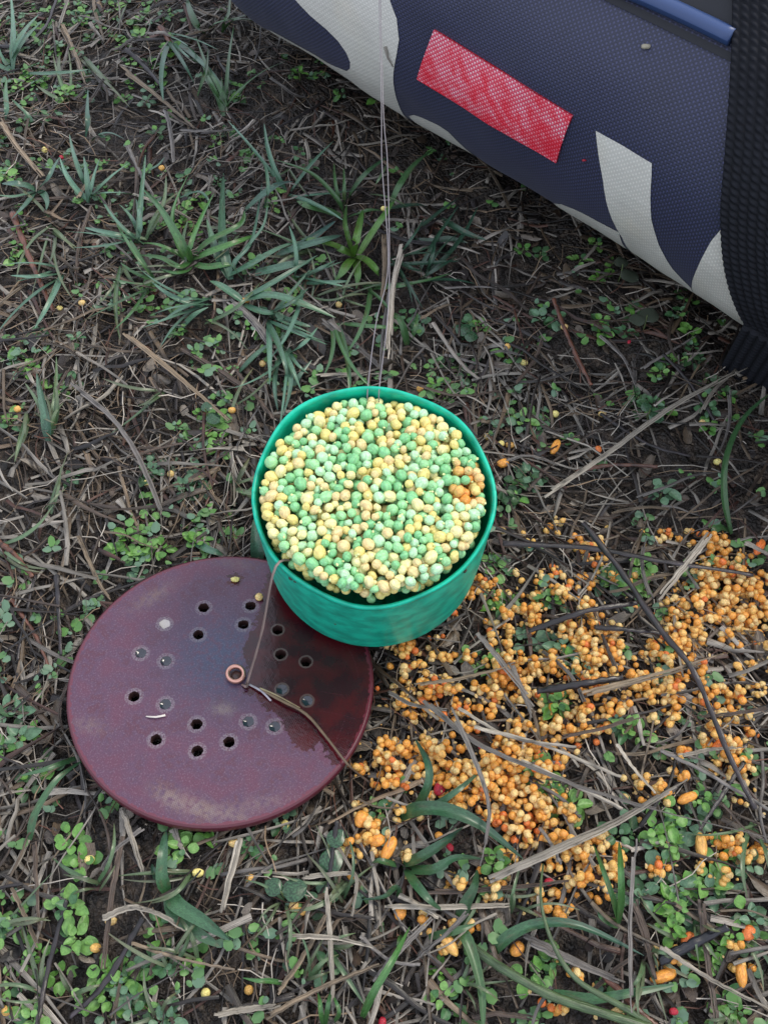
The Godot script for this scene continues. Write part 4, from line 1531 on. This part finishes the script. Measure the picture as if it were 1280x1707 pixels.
# ---------------------------------------------------------------- straw, twigs, sticks
# each: points in the photo | width in pixels | tone | lift in mm
const STRAWS := [
	"200,112 262,160 325,215|9|t|5", "300,218 350,219 402,216|5|g|4", "103,42 125,90 144,142|9|t|4", "268,45 288,75 305,97|8|r|4", "-5,79 45,72 78,42 96,-5|9|d|5", "210,82 240,110 276,150|9|d|4", "0,200 30,245 72,296|8|t|5", "275,180 285,220 291,272|6|g|4", "22,355 50,430 90,520|9|r|5", "45,335 120,330 205,322|9|b|3",
	"213,243 235,290 258,332|6|g|4", "130,332 165,286 235,290|5|t|5", "-5,500 40,515 90,528|7|t|4", "385,500 430,545 470,602|15|g|3", "540,532 590,575 640,622|17|g|3", "208,555 300,630 405,722|8|t|6", "120,640 185,695 230,760 272,858|8|g|6", "200,768 300,740 420,732|5|b|4", "270,832 330,790 392,745|6|b|3", "300,580 360,615 440,668|10|b|3",
	"672,410 655,480 648,600|10|p|11", "652,470 638,560 632,645|6|g|6", "640,392 641,450 634,522|7|t|5", "905,828 1000,765 1130,672 1265,601|9|p|10", "922,498 950,570 985,642|6|r|5", "738,590 790,605 855,622|6|g|3", "700,532 730,515 758,505|5|t|3", "740,480 800,478 850,482|4|g|4", "960,786 1020,775 1095,778|6|r|4", "838,905 985,914 1100,935 1255,958|10|d|6",
	"972,872 1040,960 1100,1050 1150,1110 1182,1180 1215,1260 1258,1348|11|d|8", "880,1052 980,1018 1062,1005|10|d|5", "990,1046 1050,1050 1112,1056|9|d|4", "895,1152 970,1140 1037,1130|13|d|5", "795,1055 840,1110 895,1182|9|g|6", "850,1105 870,1150 888,1196|8|g|4", "690,1142 770,1130 845,1112|6|t|6", "970,1158 1080,1130 1205,1092|10|t|6", "815,1466 930,1415 1030,1368 1145,1300|13|p|7", "700,1162 790,1235 900,1285 1040,1335 1285,1395|8|g|7",
	"790,1212 900,1240 1035,1295|6|p|6", "868,1268 950,1305 1036,1348|6|p|7", "765,1180 850,1228 960,1245|5|p|6", "1100,1250 1180,1290 1285,1352|6|g|5", "1028,1240 1055,1280 1092,1322|6|p|6", "752,1180 790,1265 815,1350 800,1445|8|g|11", "1182,890 1140,945 1095,1000|11|p|7", "545,1480 552,1580 556,1692|8|p|7", "562,1368 552,1440 547,1482|8|d|6", "240,1380 190,1420 165,1460|7|g|5",
	"205,1350 222,1400 240,1462|9|p|5", "402,1388 385,1460 368,1532|11|p|6", "170,1532 210,1515 240,1515 275,1528 310,1550|9|p|7", "205,1390 190,1480 172,1615|9|b|4", "238,1530 180,1632 118,1695|12|d|4", "58,1400 62,1470 66,1565|7|b|5", "112,1500 80,1620 62,1715|10|d|4", "18,1478 45,1530 66,1582|7|t|5", "220,1572 300,1598 392,1616|5|t|6", "480,1562 550,1562 626,1580|7|p|7",
	"498,1462 560,1458 594,1462 585,1532|7|p|6", "438,1698 540,1645 645,1602|8|t|7", "462,1655 505,1595 550,1515|8|t|5", "358,1692 410,1683 468,1675|9|p|5", "1095,1575 1180,1630 1285,1685|8|p|7", "1058,1398 1050,1550 1055,1710|7|g|9", "1055,1498 1075,1560 1092,1632|13|b|4", "1098,1602 1150,1575 1212,1545|19|k|6", "1168,1500 1178,1600 1195,1712|11|b|5", "868,1560 950,1600 1055,1645|14|g|4",
	"700,1488 820,1482 955,1468|8|b|5", "640,1512 740,1512 855,1508|8|p|5", "620,1640 670,1580 722,1528|8|g|6", "95,958 98,1020 102,1092|10|d|5", "-5,900 25,925 55,962|8|r|5", "130,890 160,960 185,1000|6|t|5", "660,1490 700,1510 745,1540|9|p|5", "780,1520 740,1560 690,1600|7|g|6", "1130,1260 1180,1250 1240,1246|6|p|5", "640,1150 690,1175 760,1185|6|g|5",
	"930,1230 1000,1215 1080,1190|6|b|4", "600,1560 650,1600 700,1608|5|g|5", "1285,1180 1220,1190 1150,1196|6|b|4", "900,1380 920,1410 935,1440|5|g|4", "1240,1270 1200,1330 1165,1385|8|d|5", "780,1700 830,1690 900,1700|8|b|4", "1000,1620 1060,1680 1100,1715|9|r|4", "690,640 760,660 840,650|5|b|4", "1000,560 1040,600 1062,650|6|g|4", "860,640 890,600 905,560|5|b|4",
	"1060,620 1110,590 1160,560|5|g|3", "840,770 880,760 930,775|5|g|4", "1000,690 1080,740 1150,760|6|d|3", "1105,590 1150,640 1190,700|6|d|4", "1240,905 1262,915 1290,930|9|p|5", "455,700 420,650 385,610|7|b|4", "120,1130 100,1180 108,1230|6|b|4", "20,1000 60,1060 85,1120|6|r|3", "60,960 40,1040 30,1100|6|d|3", "-5,1180 40,1190 90,1180|6|b|3",
]
const TONES := {"t": [0.27, 0.20, 0.13, "tan"], "g": [0.20, 0.18, 0.165, "grey"], "p": [0.42, 0.37, 0.30, "pale"], "b": [0.10, 0.068, 0.05, "brown"], "d": [0.028, 0.022, 0.024, "dark"], "r": [0.16, 0.062, 0.038, "reddish"], "k": [0.012, 0.012, 0.018, "charred black"]}


func straw_label(kind: String, tone: String, width: float, p0: Vector3, p1: Vector3) -> String:
	var mid := p0.lerp(p1, 0.5)
	var a := seen_at(p0)
	var b := seen_at(p1)
	var ang := absf(fposmod(rad_to_deg(atan2(b.y - a.y, b.x - a.x)), 180.0))
	var lie := "level" if ang < 22 or ang > 158 else "sloping down right" if ang < 68 else "upright" if ang < 112 else "sloping down left"
	var len := a.distance_to(b)
	return "%s%s %s %s %s, %s" % ["thick " if width > 0.00085 else "thin " if width < 0.0005 else "", "long" if len > 190 else "short" if len < 90 else "middling", tone, kind, lie, spot_of(mid)]


func build_straw() -> void:
	var n := 0
	for s in STRAWS:
		var f: PackedStringArray = s.split("|")
		var t = TONES[f[2]]
		var px := parse(f[0])
		var pts := PackedVector3Array()
		for q in px:
			var over := 0.0028 * clampf((q.x - 600.0) / 80.0, 0, 1) * clampf((q.y - 860.0) / 60.0, 0, 1) * clampf((1480.0 - q.y) / 60.0, 0, 1)
			pts.append(at(q.x, q.y, float(f[3]) * 0.001 + over + 0.001))
		var w := float(f[1]) * (0.5 if f[2] in ["d", "k"] else 0.62) * unit_at(pts[1])
		var kink := PackedVector3Array()
		var path := smooth_path(pts, 6 + 5 * px.size())
		for p in path:
			kink.append(p + Vector3(rg.randf_range(-1, 1), rg.randf_range(-0.5, 0.5), rg.randf_range(-1, 1)) * 0.00013)
		var a := Acc.new()
		var c := Color(t[0], t[1], t[2]) * (1.0 if f[2] in ["d", "k", "r"] else 1.35)
		var c2 := c.lerp(Color(0.06, 0.05, 0.045), rg.randf_range(0.0, 0.45)) if not f[2] in ["d", "k"] else c * 1.3
		if f[2] in ["d", "k", "r"]:
			stalk(a, kink, w, w * rg.randf_range(0.55, 0.9), 9, rg.randf_range(0.6, 0.85), c, c2 * 1.3, 0.42, rg.randf_range(-0.8, 0.8), 0.1)
		else:
			straw(a, kink, w, w * rg.randf_range(0.55, 0.9), c, c2, 7)
		var kind: String = "twig" if f[2] == "d" else "stick" if f[2] == "k" else "straw"
		solo("dark_twig" if f[2] == "d" else "charred_stick" if f[2] == "k" else "dry_straw", a.mesh(), M.wet_straw if f[2] in ["d", "k", "r"] else M.straw, Vector3.ZERO, straw_label(kind, t[3], w, pts[0], pts[pts.size() - 1]), kind, "twigs on the thatch" if f[2] == "d" else "" if f[2] == "k" else "straws on the thatch")
		n += 1
	# more of the larger loose straws, each its own
	var r := RandomNumberGenerator.new()
	r.seed = 17
	var tries := 0
	while n < 300 and tries < 3000:
		tries += 1
		var px := r.randf_range(-20, 1300)
		var py := r.randf_range(-20, 1727)
		var key: String = ["t", "g", "p", "b", "t", "g", "d", "b", "g", "p"][r.randi() % 10]
		var t = TONES[key]
		var length := r.randf_range(60, 170)
		var an := r.randf() * TAU
		var pts := PackedVector3Array()
		var lift := r.randf_range(0.002, 0.006)
		var ok := true
		for k in 4:
			var f := k / 3.0
			var q := Vector2(px, py) + Vector2.from_angle(an) * length * (f - 0.5)
			var p := at(q.x, q.y, lift + r.randf_range(-0.0008, 0.0008))
			if blocked(p, 0.002):
				ok = false
			pts.append(p)
			an += r.randf_range(-0.22, 0.22)
		if not ok:
			continue
		var w := r.randf_range(3.0, 8.0) * 0.5 * unit_at(pts[1]) * 1.1
		var a := Acc.new()
		var c := Color(t[0], t[1], t[2]) * r.randf_range(0.6, 1.15)
		straw(a, smooth_path(pts, 11), w, w * r.randf_range(0.3, 0.9), c, c.lerp(Color(0.05, 0.04, 0.035), r.randf_range(0, 0.7)), 6)
		solo("dark_twig" if key == "d" else "dry_straw", a.mesh(), M.straw, Vector3.ZERO, straw_label("twig" if key == "d" else "straw", t[3], w, pts[0], pts[3]), "twig" if key == "d" else "straw", "twigs on the thatch" if key == "d" else "straws on the thatch")
		n += 1


# ---------------------------------------------------------------- orange bait
const HEAPS := [
	"1215,1000,34,34,170 1195,1040,40,26,120 1140,1060,40,24,70 1240,1060,26,20,50 1180,970,24,20,50",
	"800,1290,46,22,120 850,1330,44,34,230 880,1385,32,28,150 760,1330,30,16,70 840,1290,50,20,80 730,1270,30,14,40",
	"990,1450,26,18,60 960,1460,22,16,40 1010,1440,20,16,25 720,1160,38,20,60 770,1110,40,26,60 820,1140,40,24,60 670,1270,34,18,70 640,1300,28,14,30 640,1395,16,16,40 610,1370,12,14,16",
	"900,1080,60,36,90 960,1060,50,30,70 1000,1110,50,36,80 1060,1130,50,34,80 1130,1150,40,24,70 1170,1160,30,20,40 1250,1150,24,24,40 900,1190,60,30,70 960,1230,50,24,70 1040,1180,40,24,60 1170,1250,34,16,50 1190,1220,30,16,30 930,1020,40,26,50 850,1020,40,28,40 860,1230,44,22,60 790,1170,36,22,50",
	"1100,1310,26,12,30 1190,1280,30,14,35 1240,1300,30,30,25 1130,1330,30,12,16 760,980,20,20,20 800,1000,22,30,30 960,930,26,16,16 1010,900,30,20,16 1100,900,40,20,22 1060,990,60,20,36 1180,930,30,14,16 870,880,30,20,12",
	"1175,1440,14,24,22 1110,1450,40,24,14 870,1500,30,14,30 900,1530,24,14,14 740,1580,14,10,12 690,1545,20,20,8 1100,1620,14,10,12 1230,1580,16,24,16 1200,1430,40,24,16 970,1620,12,8,5 930,1660,12,10,5 1000,1690,14,10,5 690,1440,16,18,7 760,1490,14,12,6 820,1560,22,14,7 1240,1410,14,14,8 600,1420,16,20,8",
	"640,1110,20,24,20 660,1130,20,16,22 700,1090,24,18,30 690,1210,24,18,24",
]


func build_orange() -> void:
	var r := RandomNumberGenerator.new()
	r.seed = 63
	var shapes := []
	for k in 5:
		shapes.append(lump_mesh(0.00128, 8, [0.05, 0.08, 0.12, 0.06, 0.1][k], [Vector3(1, 1, 1), Vector3(1.1, 0.95, 0.95), Vector3(1, 0.85, 1.05), Vector3(0.95, 1, 0.95), Vector3(1.25, 0.9, 0.9)][k], 100.0 + 13.0 * k, [0, 0, 0.1, 0, 0.1][k]))
	var grid := {}
	var cell := 0.004
	var all := []
	for row in HEAPS:
		for c in row.split(" ", false):
			var f: PackedStringArray = c.split(",")
			var left := int(ceil(pow(float(f[4]), 1.25) * 0.34))
			while left > 0:   # they stick together in crumbly clumps
				var cx := float(f[0]) + clampf(r.randfn(0.0, 1.0), -2.0, 2.0) * float(f[2])
				var cy := float(f[1]) + clampf(r.randfn(0.0, 1.0), -2.0, 2.0) * float(f[3])
				var many := r.randi_range(2, 15)
				left -= many
				for k in many:
					drop_grain(r, cx + r.randfn(0.0, 3.4 * sqrt(many)), cy + r.randfn(0.0, 2.8 * sqrt(many)), grid, cell, all)
	for k in 160:   # strays
		var px := r.randf_range(580, 1290)
		var py := r.randf_range(880, 1700)
		if r.randf() < smoothstep(2100.0, 1000.0, px * 0.5 + py):
			drop_grain(r, px, py, grid, cell, all)
	# largest in the photo first: those on top, nearest the eye
	for e in all:
		var key := Vector2i(int(floorf(e[0].x / cell)), int(floorf(e[0].z / cell)))
		var cover := 0.0
		for i in range(key.x - 1, key.x + 2):
			for j in range(key.y - 1, key.y + 2):
				for o in grid.get(Vector2i(i, j), []):
					var d: Vector3 = o[0] - e[0]
					if d.y > 0.0002:
						cover += maxf(0.0, 1.0 - Vector2(d.x, d.z).length() / 0.0026)
		e.append(cover * 0.004 + e[0].distance_to(EYE) * 0.02 - e[1])
	all.sort_custom(func(x, y): return x[2] < y[2])
	var rest := [[], [], [], []]
	var tones := ["orange", "light orange", "peach", "deep orange"]
	for k in all.size():
		var e = all[k]
		var warm := noise2.get_noise_2d(e[0].x * 350.0, e[0].z * 350.0)
		var shade: int = [0, 1, 1, 2, 2, 0][r.randi() % 6]
		if r.randf() < 0.1 + warm * 0.5:
			shade = 3 if r.randf() < 0.5 else 0
		var tr := Transform3D(Basis.from_euler(Vector3(r.randf() * TAU, r.randf() * TAU, r.randf() * TAU)).scaled(Vector3.ONE * (e[1] / 0.00125)), e[0])
		if k < 300:
			var shape := r.randi() % 5
			solo("bait_grain", shapes[shape], M.pellet.orange[shade], Vector3.ZERO, "%s %s bait grain, %s" % [["round", "plump", "flattened", "small-looking", "oval"][shape], tones[shade], spot_of(e[0])], "bait grain", "orange bait grains spilled on the ground").transform = tr
		else:
			rest[shade].append(tr)
	for s in 4:
		var mm := MultiMesh.new()
		mm.transform_format = MultiMesh.TRANSFORM_3D
		mm.mesh = shapes[s]
		mm.instance_count = rest[s].size()
		for i in rest[s].size():
			mm.set_instance_transform(i, rest[s][i])
		var o := MultiMeshInstance3D.new()
		o.name = numbered("spilled_bait")
		o.multimesh = mm
		o.material_override = M.pellet.orange[s]
		add_child(o, true)
		tag(o, "%s bait grains strewn among the straw right of the disc" % tones[s], "bait")
		o.set_meta("kind", "stuff")
	var bits := [[], []]
	for k in 1500:
		var e = all[r.randi() % all.size()]
		var x: float = e[0].x + r.randfn(0.0, 0.0022)
		var z: float = e[0].z + r.randfn(0.0, 0.0022)
		var p := Vector3(x, ground_y(x, z) + r.randf_range(0.001, 0.0045), z)
		if not blocked(p):
			bits[k % 2].append(Transform3D(Basis.from_euler(Vector3(r.randf() * 6, r.randf() * 6, r.randf() * 6)).scaled(Vector3(r.randf_range(0.2, 0.55), r.randf_range(0.15, 0.35), r.randf_range(0.2, 0.6))), p))
	crumbs("bait_crumbs", bits[0], shapes[2], M.pellet.orange[1], "fine orange crumbs of bait scattered around the heaps")
	crumbs("bait_crumbs", bits[1], shapes[2], M.pellet.orange[2], "fine peach crumbs of bait scattered around the heaps")
	# larger bits
	var chunk := lump_mesh(0.0016, 10, 0.06, Vector3(0.75, 0.7, 1.75), 210.0)
	var cone := lump_mesh(0.0017, 10, 0.08, Vector3(0.95, 0.8, 1.25), 250.0)
	for w in [[1000, 1148, 0.6, 1.2, 0, "fat orange bait chunk in the middle of the strewn grains"], [925, 745, 0.5, 1.2, 0, "fat orange bait chunk right of the cup, by the long stem"], [996, 750, 0.2, 0.8, 3, "small deep orange chunk against the long pale stem"], [838, 772, 1.2, 1.0, 0, "orange bait chunk beside the cup's right rim"], [648, 1415, 0.5, 1.3, 0, "largest orange chunk, below the disc's right side"], [628, 1400, 1.5, 1.1, 0, "orange sliver left of the largest chunk"], [602, 1365, 0.2, 1.1, 0, "upright orange chunk just below right of the disc"], [748, 1572, -0.6, 1.3, 1, "yellow-orange chunk near the wide stalks"], [1105, 1627, 1.3, 1.3, 0, "orange chunk beside the charred black stick"], [1235, 1625, 0.1, 1.15, 0, "long orange chunk near the lower right corner"], [1168, 1410, 0.1, 1.3, 1, "cone-shaped orange chunk right of the seedling clump"], [1145, 1330, 1.2, 1.15, 0, "long orange chunk along the thick tan straw"], [1200, 1240, 1.0, 1.2, 3, "deep orange chunk by the curved black twig"], [1265, 912, 0.6, 1.2, 3, "deep orange chunk above the far orange heap"], [667, 1520, 0.1, 1.0, 0, "small orange chunk over the lower edge straws"], [862, 1582, 0.8, 1.0, 0, "rounded orange chunk under the bent blade"], [1247, 1555, 0.7, 1.0, 3, "round deep orange chunk by the right edge"], [1147, 1566, 0.9, 1.0, 3, "deep orange chunk left of the charred stick"]]:
		var p := at(w[0], w[1], 0.0045)
		var o := solo("bait_chunk", chunk if w[3] > 1.1 else cone, M.pellet.orange[w[4]], p, w[5], "bait chunk", "orange bait chunks")
		o.basis = Basis(Vector3.UP, -w[2]).scaled(Vector3.ONE * w[3])
	for w in [[733, 1314, 1.25, "bright red pip at the left side of the near orange heap"], [750, 1412, 0.9, "dull red pip under the wide-bladed tuft"], [914, 1470, 1.0, "red pip beside the small orange heap"], [803, 1246, 1.0, "orange-red pip above the near orange heap"], [1122, 1686, 0.9, "red pip at the lower edge"], [103, 262, 0.9, "lone red pip among the weeds at upper left"], [1048, 570, 0.7, "tiny red pip in the bag's shadow"], [637, 1704, 1.0, "red pip cut by the lower picture edge"]]:
		var o := solo("red_pip", cone, M.pellet.red[0], at(w[0], w[1], 0.0045), w[3], "red pip", "red pips")
		o.basis = Basis(Vector3.UP, rg.randf() * TAU).scaled(Vector3.ONE * w[2] * (0.8 if w[0] == 733 else 0.6))
	# stray pale grains
	var stray := 0
	for w in [[100, 515], [137, 505], [270, 280], [365, 140], [410, 500], [565, 508], [640, 348], [640, 480], [845, 578], [872, 605], [700, 648], [940, 545], [835, 740], [812, 728], [850, 742], [925, 690], [160, 1580], [225, 1650], [343, 1655], [185, 1535], [12, 1685], [150, 1433], [30, 682], [285, 790], [245, 805], [438, 606], [387, 684], [475, 1375], [418, 1465], [390, 1405], [570, 1418], [1003, 690], [1020, 380], [75, 250], [500, 1520], [490, 1510], [1195, 770], [1170, 705], [415, 1650], [330, 1455]]:
		var p := at(w[0], w[1], 0.0026)
		if blocked(p):
			continue
		solo("stray_grain", shapes[stray % 5], M.pellet.orange[1 + stray % 2] if stray % 3 else M.pellet.yellow[0], p, "single %s bait grain, %s" % ["yellow" if stray % 3 == 0 else "peach", spot_of(p)], "bait grain", "stray grains")
		stray += 1


func drop_grain(r: RandomNumberGenerator, px: float, py: float, grid: Dictionary, cell: float, all: Array) -> void:
	var rad := 0.00101 * r.randf_range(0.75, 1.22)
	var p := at(px, py, 0.0)
	var base := p.y + rad + 0.0008 + r.randf_range(0.0, 0.0014)
	var y := base
	var key := Vector2i(int(floorf(p.x / cell)), int(floorf(p.z / cell)))
	for i in range(key.x - 1, key.x + 2):
		for j in range(key.y - 1, key.y + 2):
			for o in grid.get(Vector2i(i, j), []):
				var s: float = (rad + o[1]) * 0.7
				var dd: float = s * s - (o[0].x - p.x) * (o[0].x - p.x) - (o[0].z - p.z) * (o[0].z - p.z)
				if dd > 0.0:
					y = maxf(y, o[0].y + sqrt(dd))
	if y - base > 0.0055:
		return
	var q := Vector3(p.x, y, p.z)
	if blocked(q, 0.002):
		return
	var e := [q, rad]
	all.append(e)
	if not grid.has(key):
		grid[key] = []
	grid[key].append(e)


# ---------------------------------------------------------------- litter
func build_litter() -> void:
	var r := RandomNumberGenerator.new()
	r.seed = 29
	# crumbs of soil
	var crumb := lump_mesh(0.001, 4, 0.5, Vector3(1, 0.8, 1), 300.0)
	var spots := []
	for k in 9000:
		var x := r.randf_range(-0.26, 0.26)
		var z := r.randf_range(-0.52, 0.0)
		if r.randf() > 0.5 + noise.get_noise_2d(x * 500.0 - 90.0, z * 500.0):
			continue
		var s := r.randf_range(0.3, 1.0) * r.randf_range(0.5, 1.3)
		var p := Vector3(x, ground_y(x, z) + 0.0008 * s, z)
		if blocked(p):
			continue
		var t := r.randf()
		var c := Color(0.016, 0.011, 0.008).lerp(Color(0.10, 0.072, 0.05), t * t)
		if r.randf() < 0.05:
			c = Color(0.3, 0.25, 0.19)
			s *= 0.5
		spots.append([Transform3D(Basis.from_euler(Vector3(r.randf() * 6, r.randf() * 6, r.randf() * 6)).scaled(Vector3.ONE * s), p), c])
	var mmx := MultiMesh.new()
	mmx.transform_format = MultiMesh.TRANSFORM_3D
	mmx.use_colors = true
	mmx.mesh = crumb
	mmx.instance_count = spots.size()
	for i in spots.size():
		mmx.set_instance_transform(i, spots[i][0])
		mmx.set_instance_color(i, spots[i][1])
	var o := MultiMeshInstance3D.new()
	o.name = "soil_crumbs"
	o.multimesh = mmx
	o.material_override = M.clod
	add_child(o, true)
	tag(o, "dark crumbs of soil and sand between the dead grass", "soil")
	o.set_meta("kind", "stuff")
	# dead grass: fine fibres and broader bits
	var fine := Acc.new()
	var broad := Acc.new()
	for k in 30000:
		var x := r.randf_range(-0.26, 0.26)
		var z := r.randf_range(-0.52, 0.0)
		var wide := k % 2 == 0
		var grass := noise.get_noise_2d(x * 380.0 + 700.0, z * 380.0)
		var near_bag := smoothstep(0.14, 0.07, (Vector3(x, 0, z) - BAG_O).dot(BAG_F)) if x > -0.09 else 0.0  # litter is thinned beside the bag; bare dark soil imitates its shade
		if r.randf() > ((0.72 if wide else 0.5) + grass * 1.1) * (1.0 - 0.35 * near_bag):
			continue
		var an := r.randf() * TAU if r.randf() < 0.6 else r.randfn(0.6 + noise.get_noise_2d(x * 120.0, z * 120.0) * 3.0, 0.5)
		var length := r.randf_range(0.006, 0.024) if not wide else r.randf_range(0.007, 0.034)
		var h := r.randf_range(0.0003, 0.0042)
		var h2 := maxf(h + r.randf_range(-0.002, 0.003), 0.0002)
		var pts := PackedVector3Array()
		var p := Vector2(x, z)
		var ok := true
		var n := 5
		for i in n:
			var y := ground_y(p.x, p.y) + lerpf(h, h2, i / float(n - 1))
			var q := Vector3(p.x, y, p.y)
			if blocked(q, 0.0006):
				ok = false
				break
			pts.append(q)
			p += Vector2.from_angle(an) * length / (n - 1)
			an += r.randf_range(-0.45, 0.45) * (0.4 if wide else 1.0)
		if not ok:
			continue
		var pick := r.randf()
		var c: Color
		if pick < (0.40 if wide else 0.25):
			c = Color(0.44, 0.39, 0.33)
		elif pick < 0.53:
			c = Color(0.25, 0.175, 0.11)
		elif pick < 0.68:
			c = Color(0.105, 0.072, 0.05)
		elif pick < 0.9:
			c = Color(0.045, 0.034, 0.03)
		else:
			c = Color(0.12, 0.05, 0.032)
		c = c * r.randf_range(0.5, 1.05)
		if wide:
			stalk(broad, pts, 0.0003 + 0.0009 * pow(r.randf(), 2.2), r.randf_range(0.0001, 0.0006), 5, r.randf_range(0.2, 0.5), c, c * r.randf_range(0.5, 1.1), 0.3, r.randf_range(-1.5, 1.5), 0.1)
		else:
			stalk(fine, pts, r.randf_range(0.00010, 0.00028), r.randf_range(0.00006, 0.0002), 3, 0.8, c, c * r.randf_range(0.6, 1.1), 0.2)
	# rotted scraps of leaf and bark lying flat in it
	for k in 2600:
		var x := r.randf_range(-0.26, 0.26)
		var z := r.randf_range(-0.52, 0.0)
		var c0 := Vector3(x, ground_y(x, z) + r.randf_range(0.0005, 0.0034), z)
		if blocked(c0, 0.003):
			continue
		var b := Basis(Vector3.UP, r.randf() * TAU) * Basis(Vector3.RIGHT, r.randfn(0.0, 0.35)) * Basis(Vector3.BACK, r.randfn(0.0, 0.35))
		var sx := r.randf_range(0.0006, 0.0022)
		var sz := sx * r.randf_range(1.0, 3.2)
		var c: Color = [Color(0.05, 0.035, 0.027), Color(0.09, 0.06, 0.042), Color(0.15, 0.11, 0.075), Color(0.03, 0.024, 0.022), Color(0.24, 0.20, 0.16)][r.randi() % 5] * r.randf_range(0.7, 1.2)
		var s := broad.v.size()
		var bend := r.randf_range(-0.5, 0.5)
		for i in 4:
			for j in 4:
				var u := i / 1.5 - 1.0
				var v := j / 1.5 - 1.0
				var q := Vector3(u * sx * (1.0 - 0.35 * v * v) * r.randf_range(0.75, 1.2), bend * sx * u * u + r.randf_range(-0.12, 0.12) * sx, v * sz * (1.0 - 0.25 * u * u) * r.randf_range(0.8, 1.15))
				broad.put(c0 + b * q, c * r.randf_range(0.75, 1.2), Vector2(u, v) * 0.3)
		for i in 3:
			for j in 3:
				var g := s + i * 4 + j
				broad.quad(g, g + 1, g + 5, g + 4)
	stuff("dead_grass", broad.mesh(), M.straw, "matted bits of dead grass covering the soil", "dead grass")
	stuff("root_fibres", fine.mesh(), M.fibre, "fine dry root fibres and grass threads in the thatch", "dead grass")
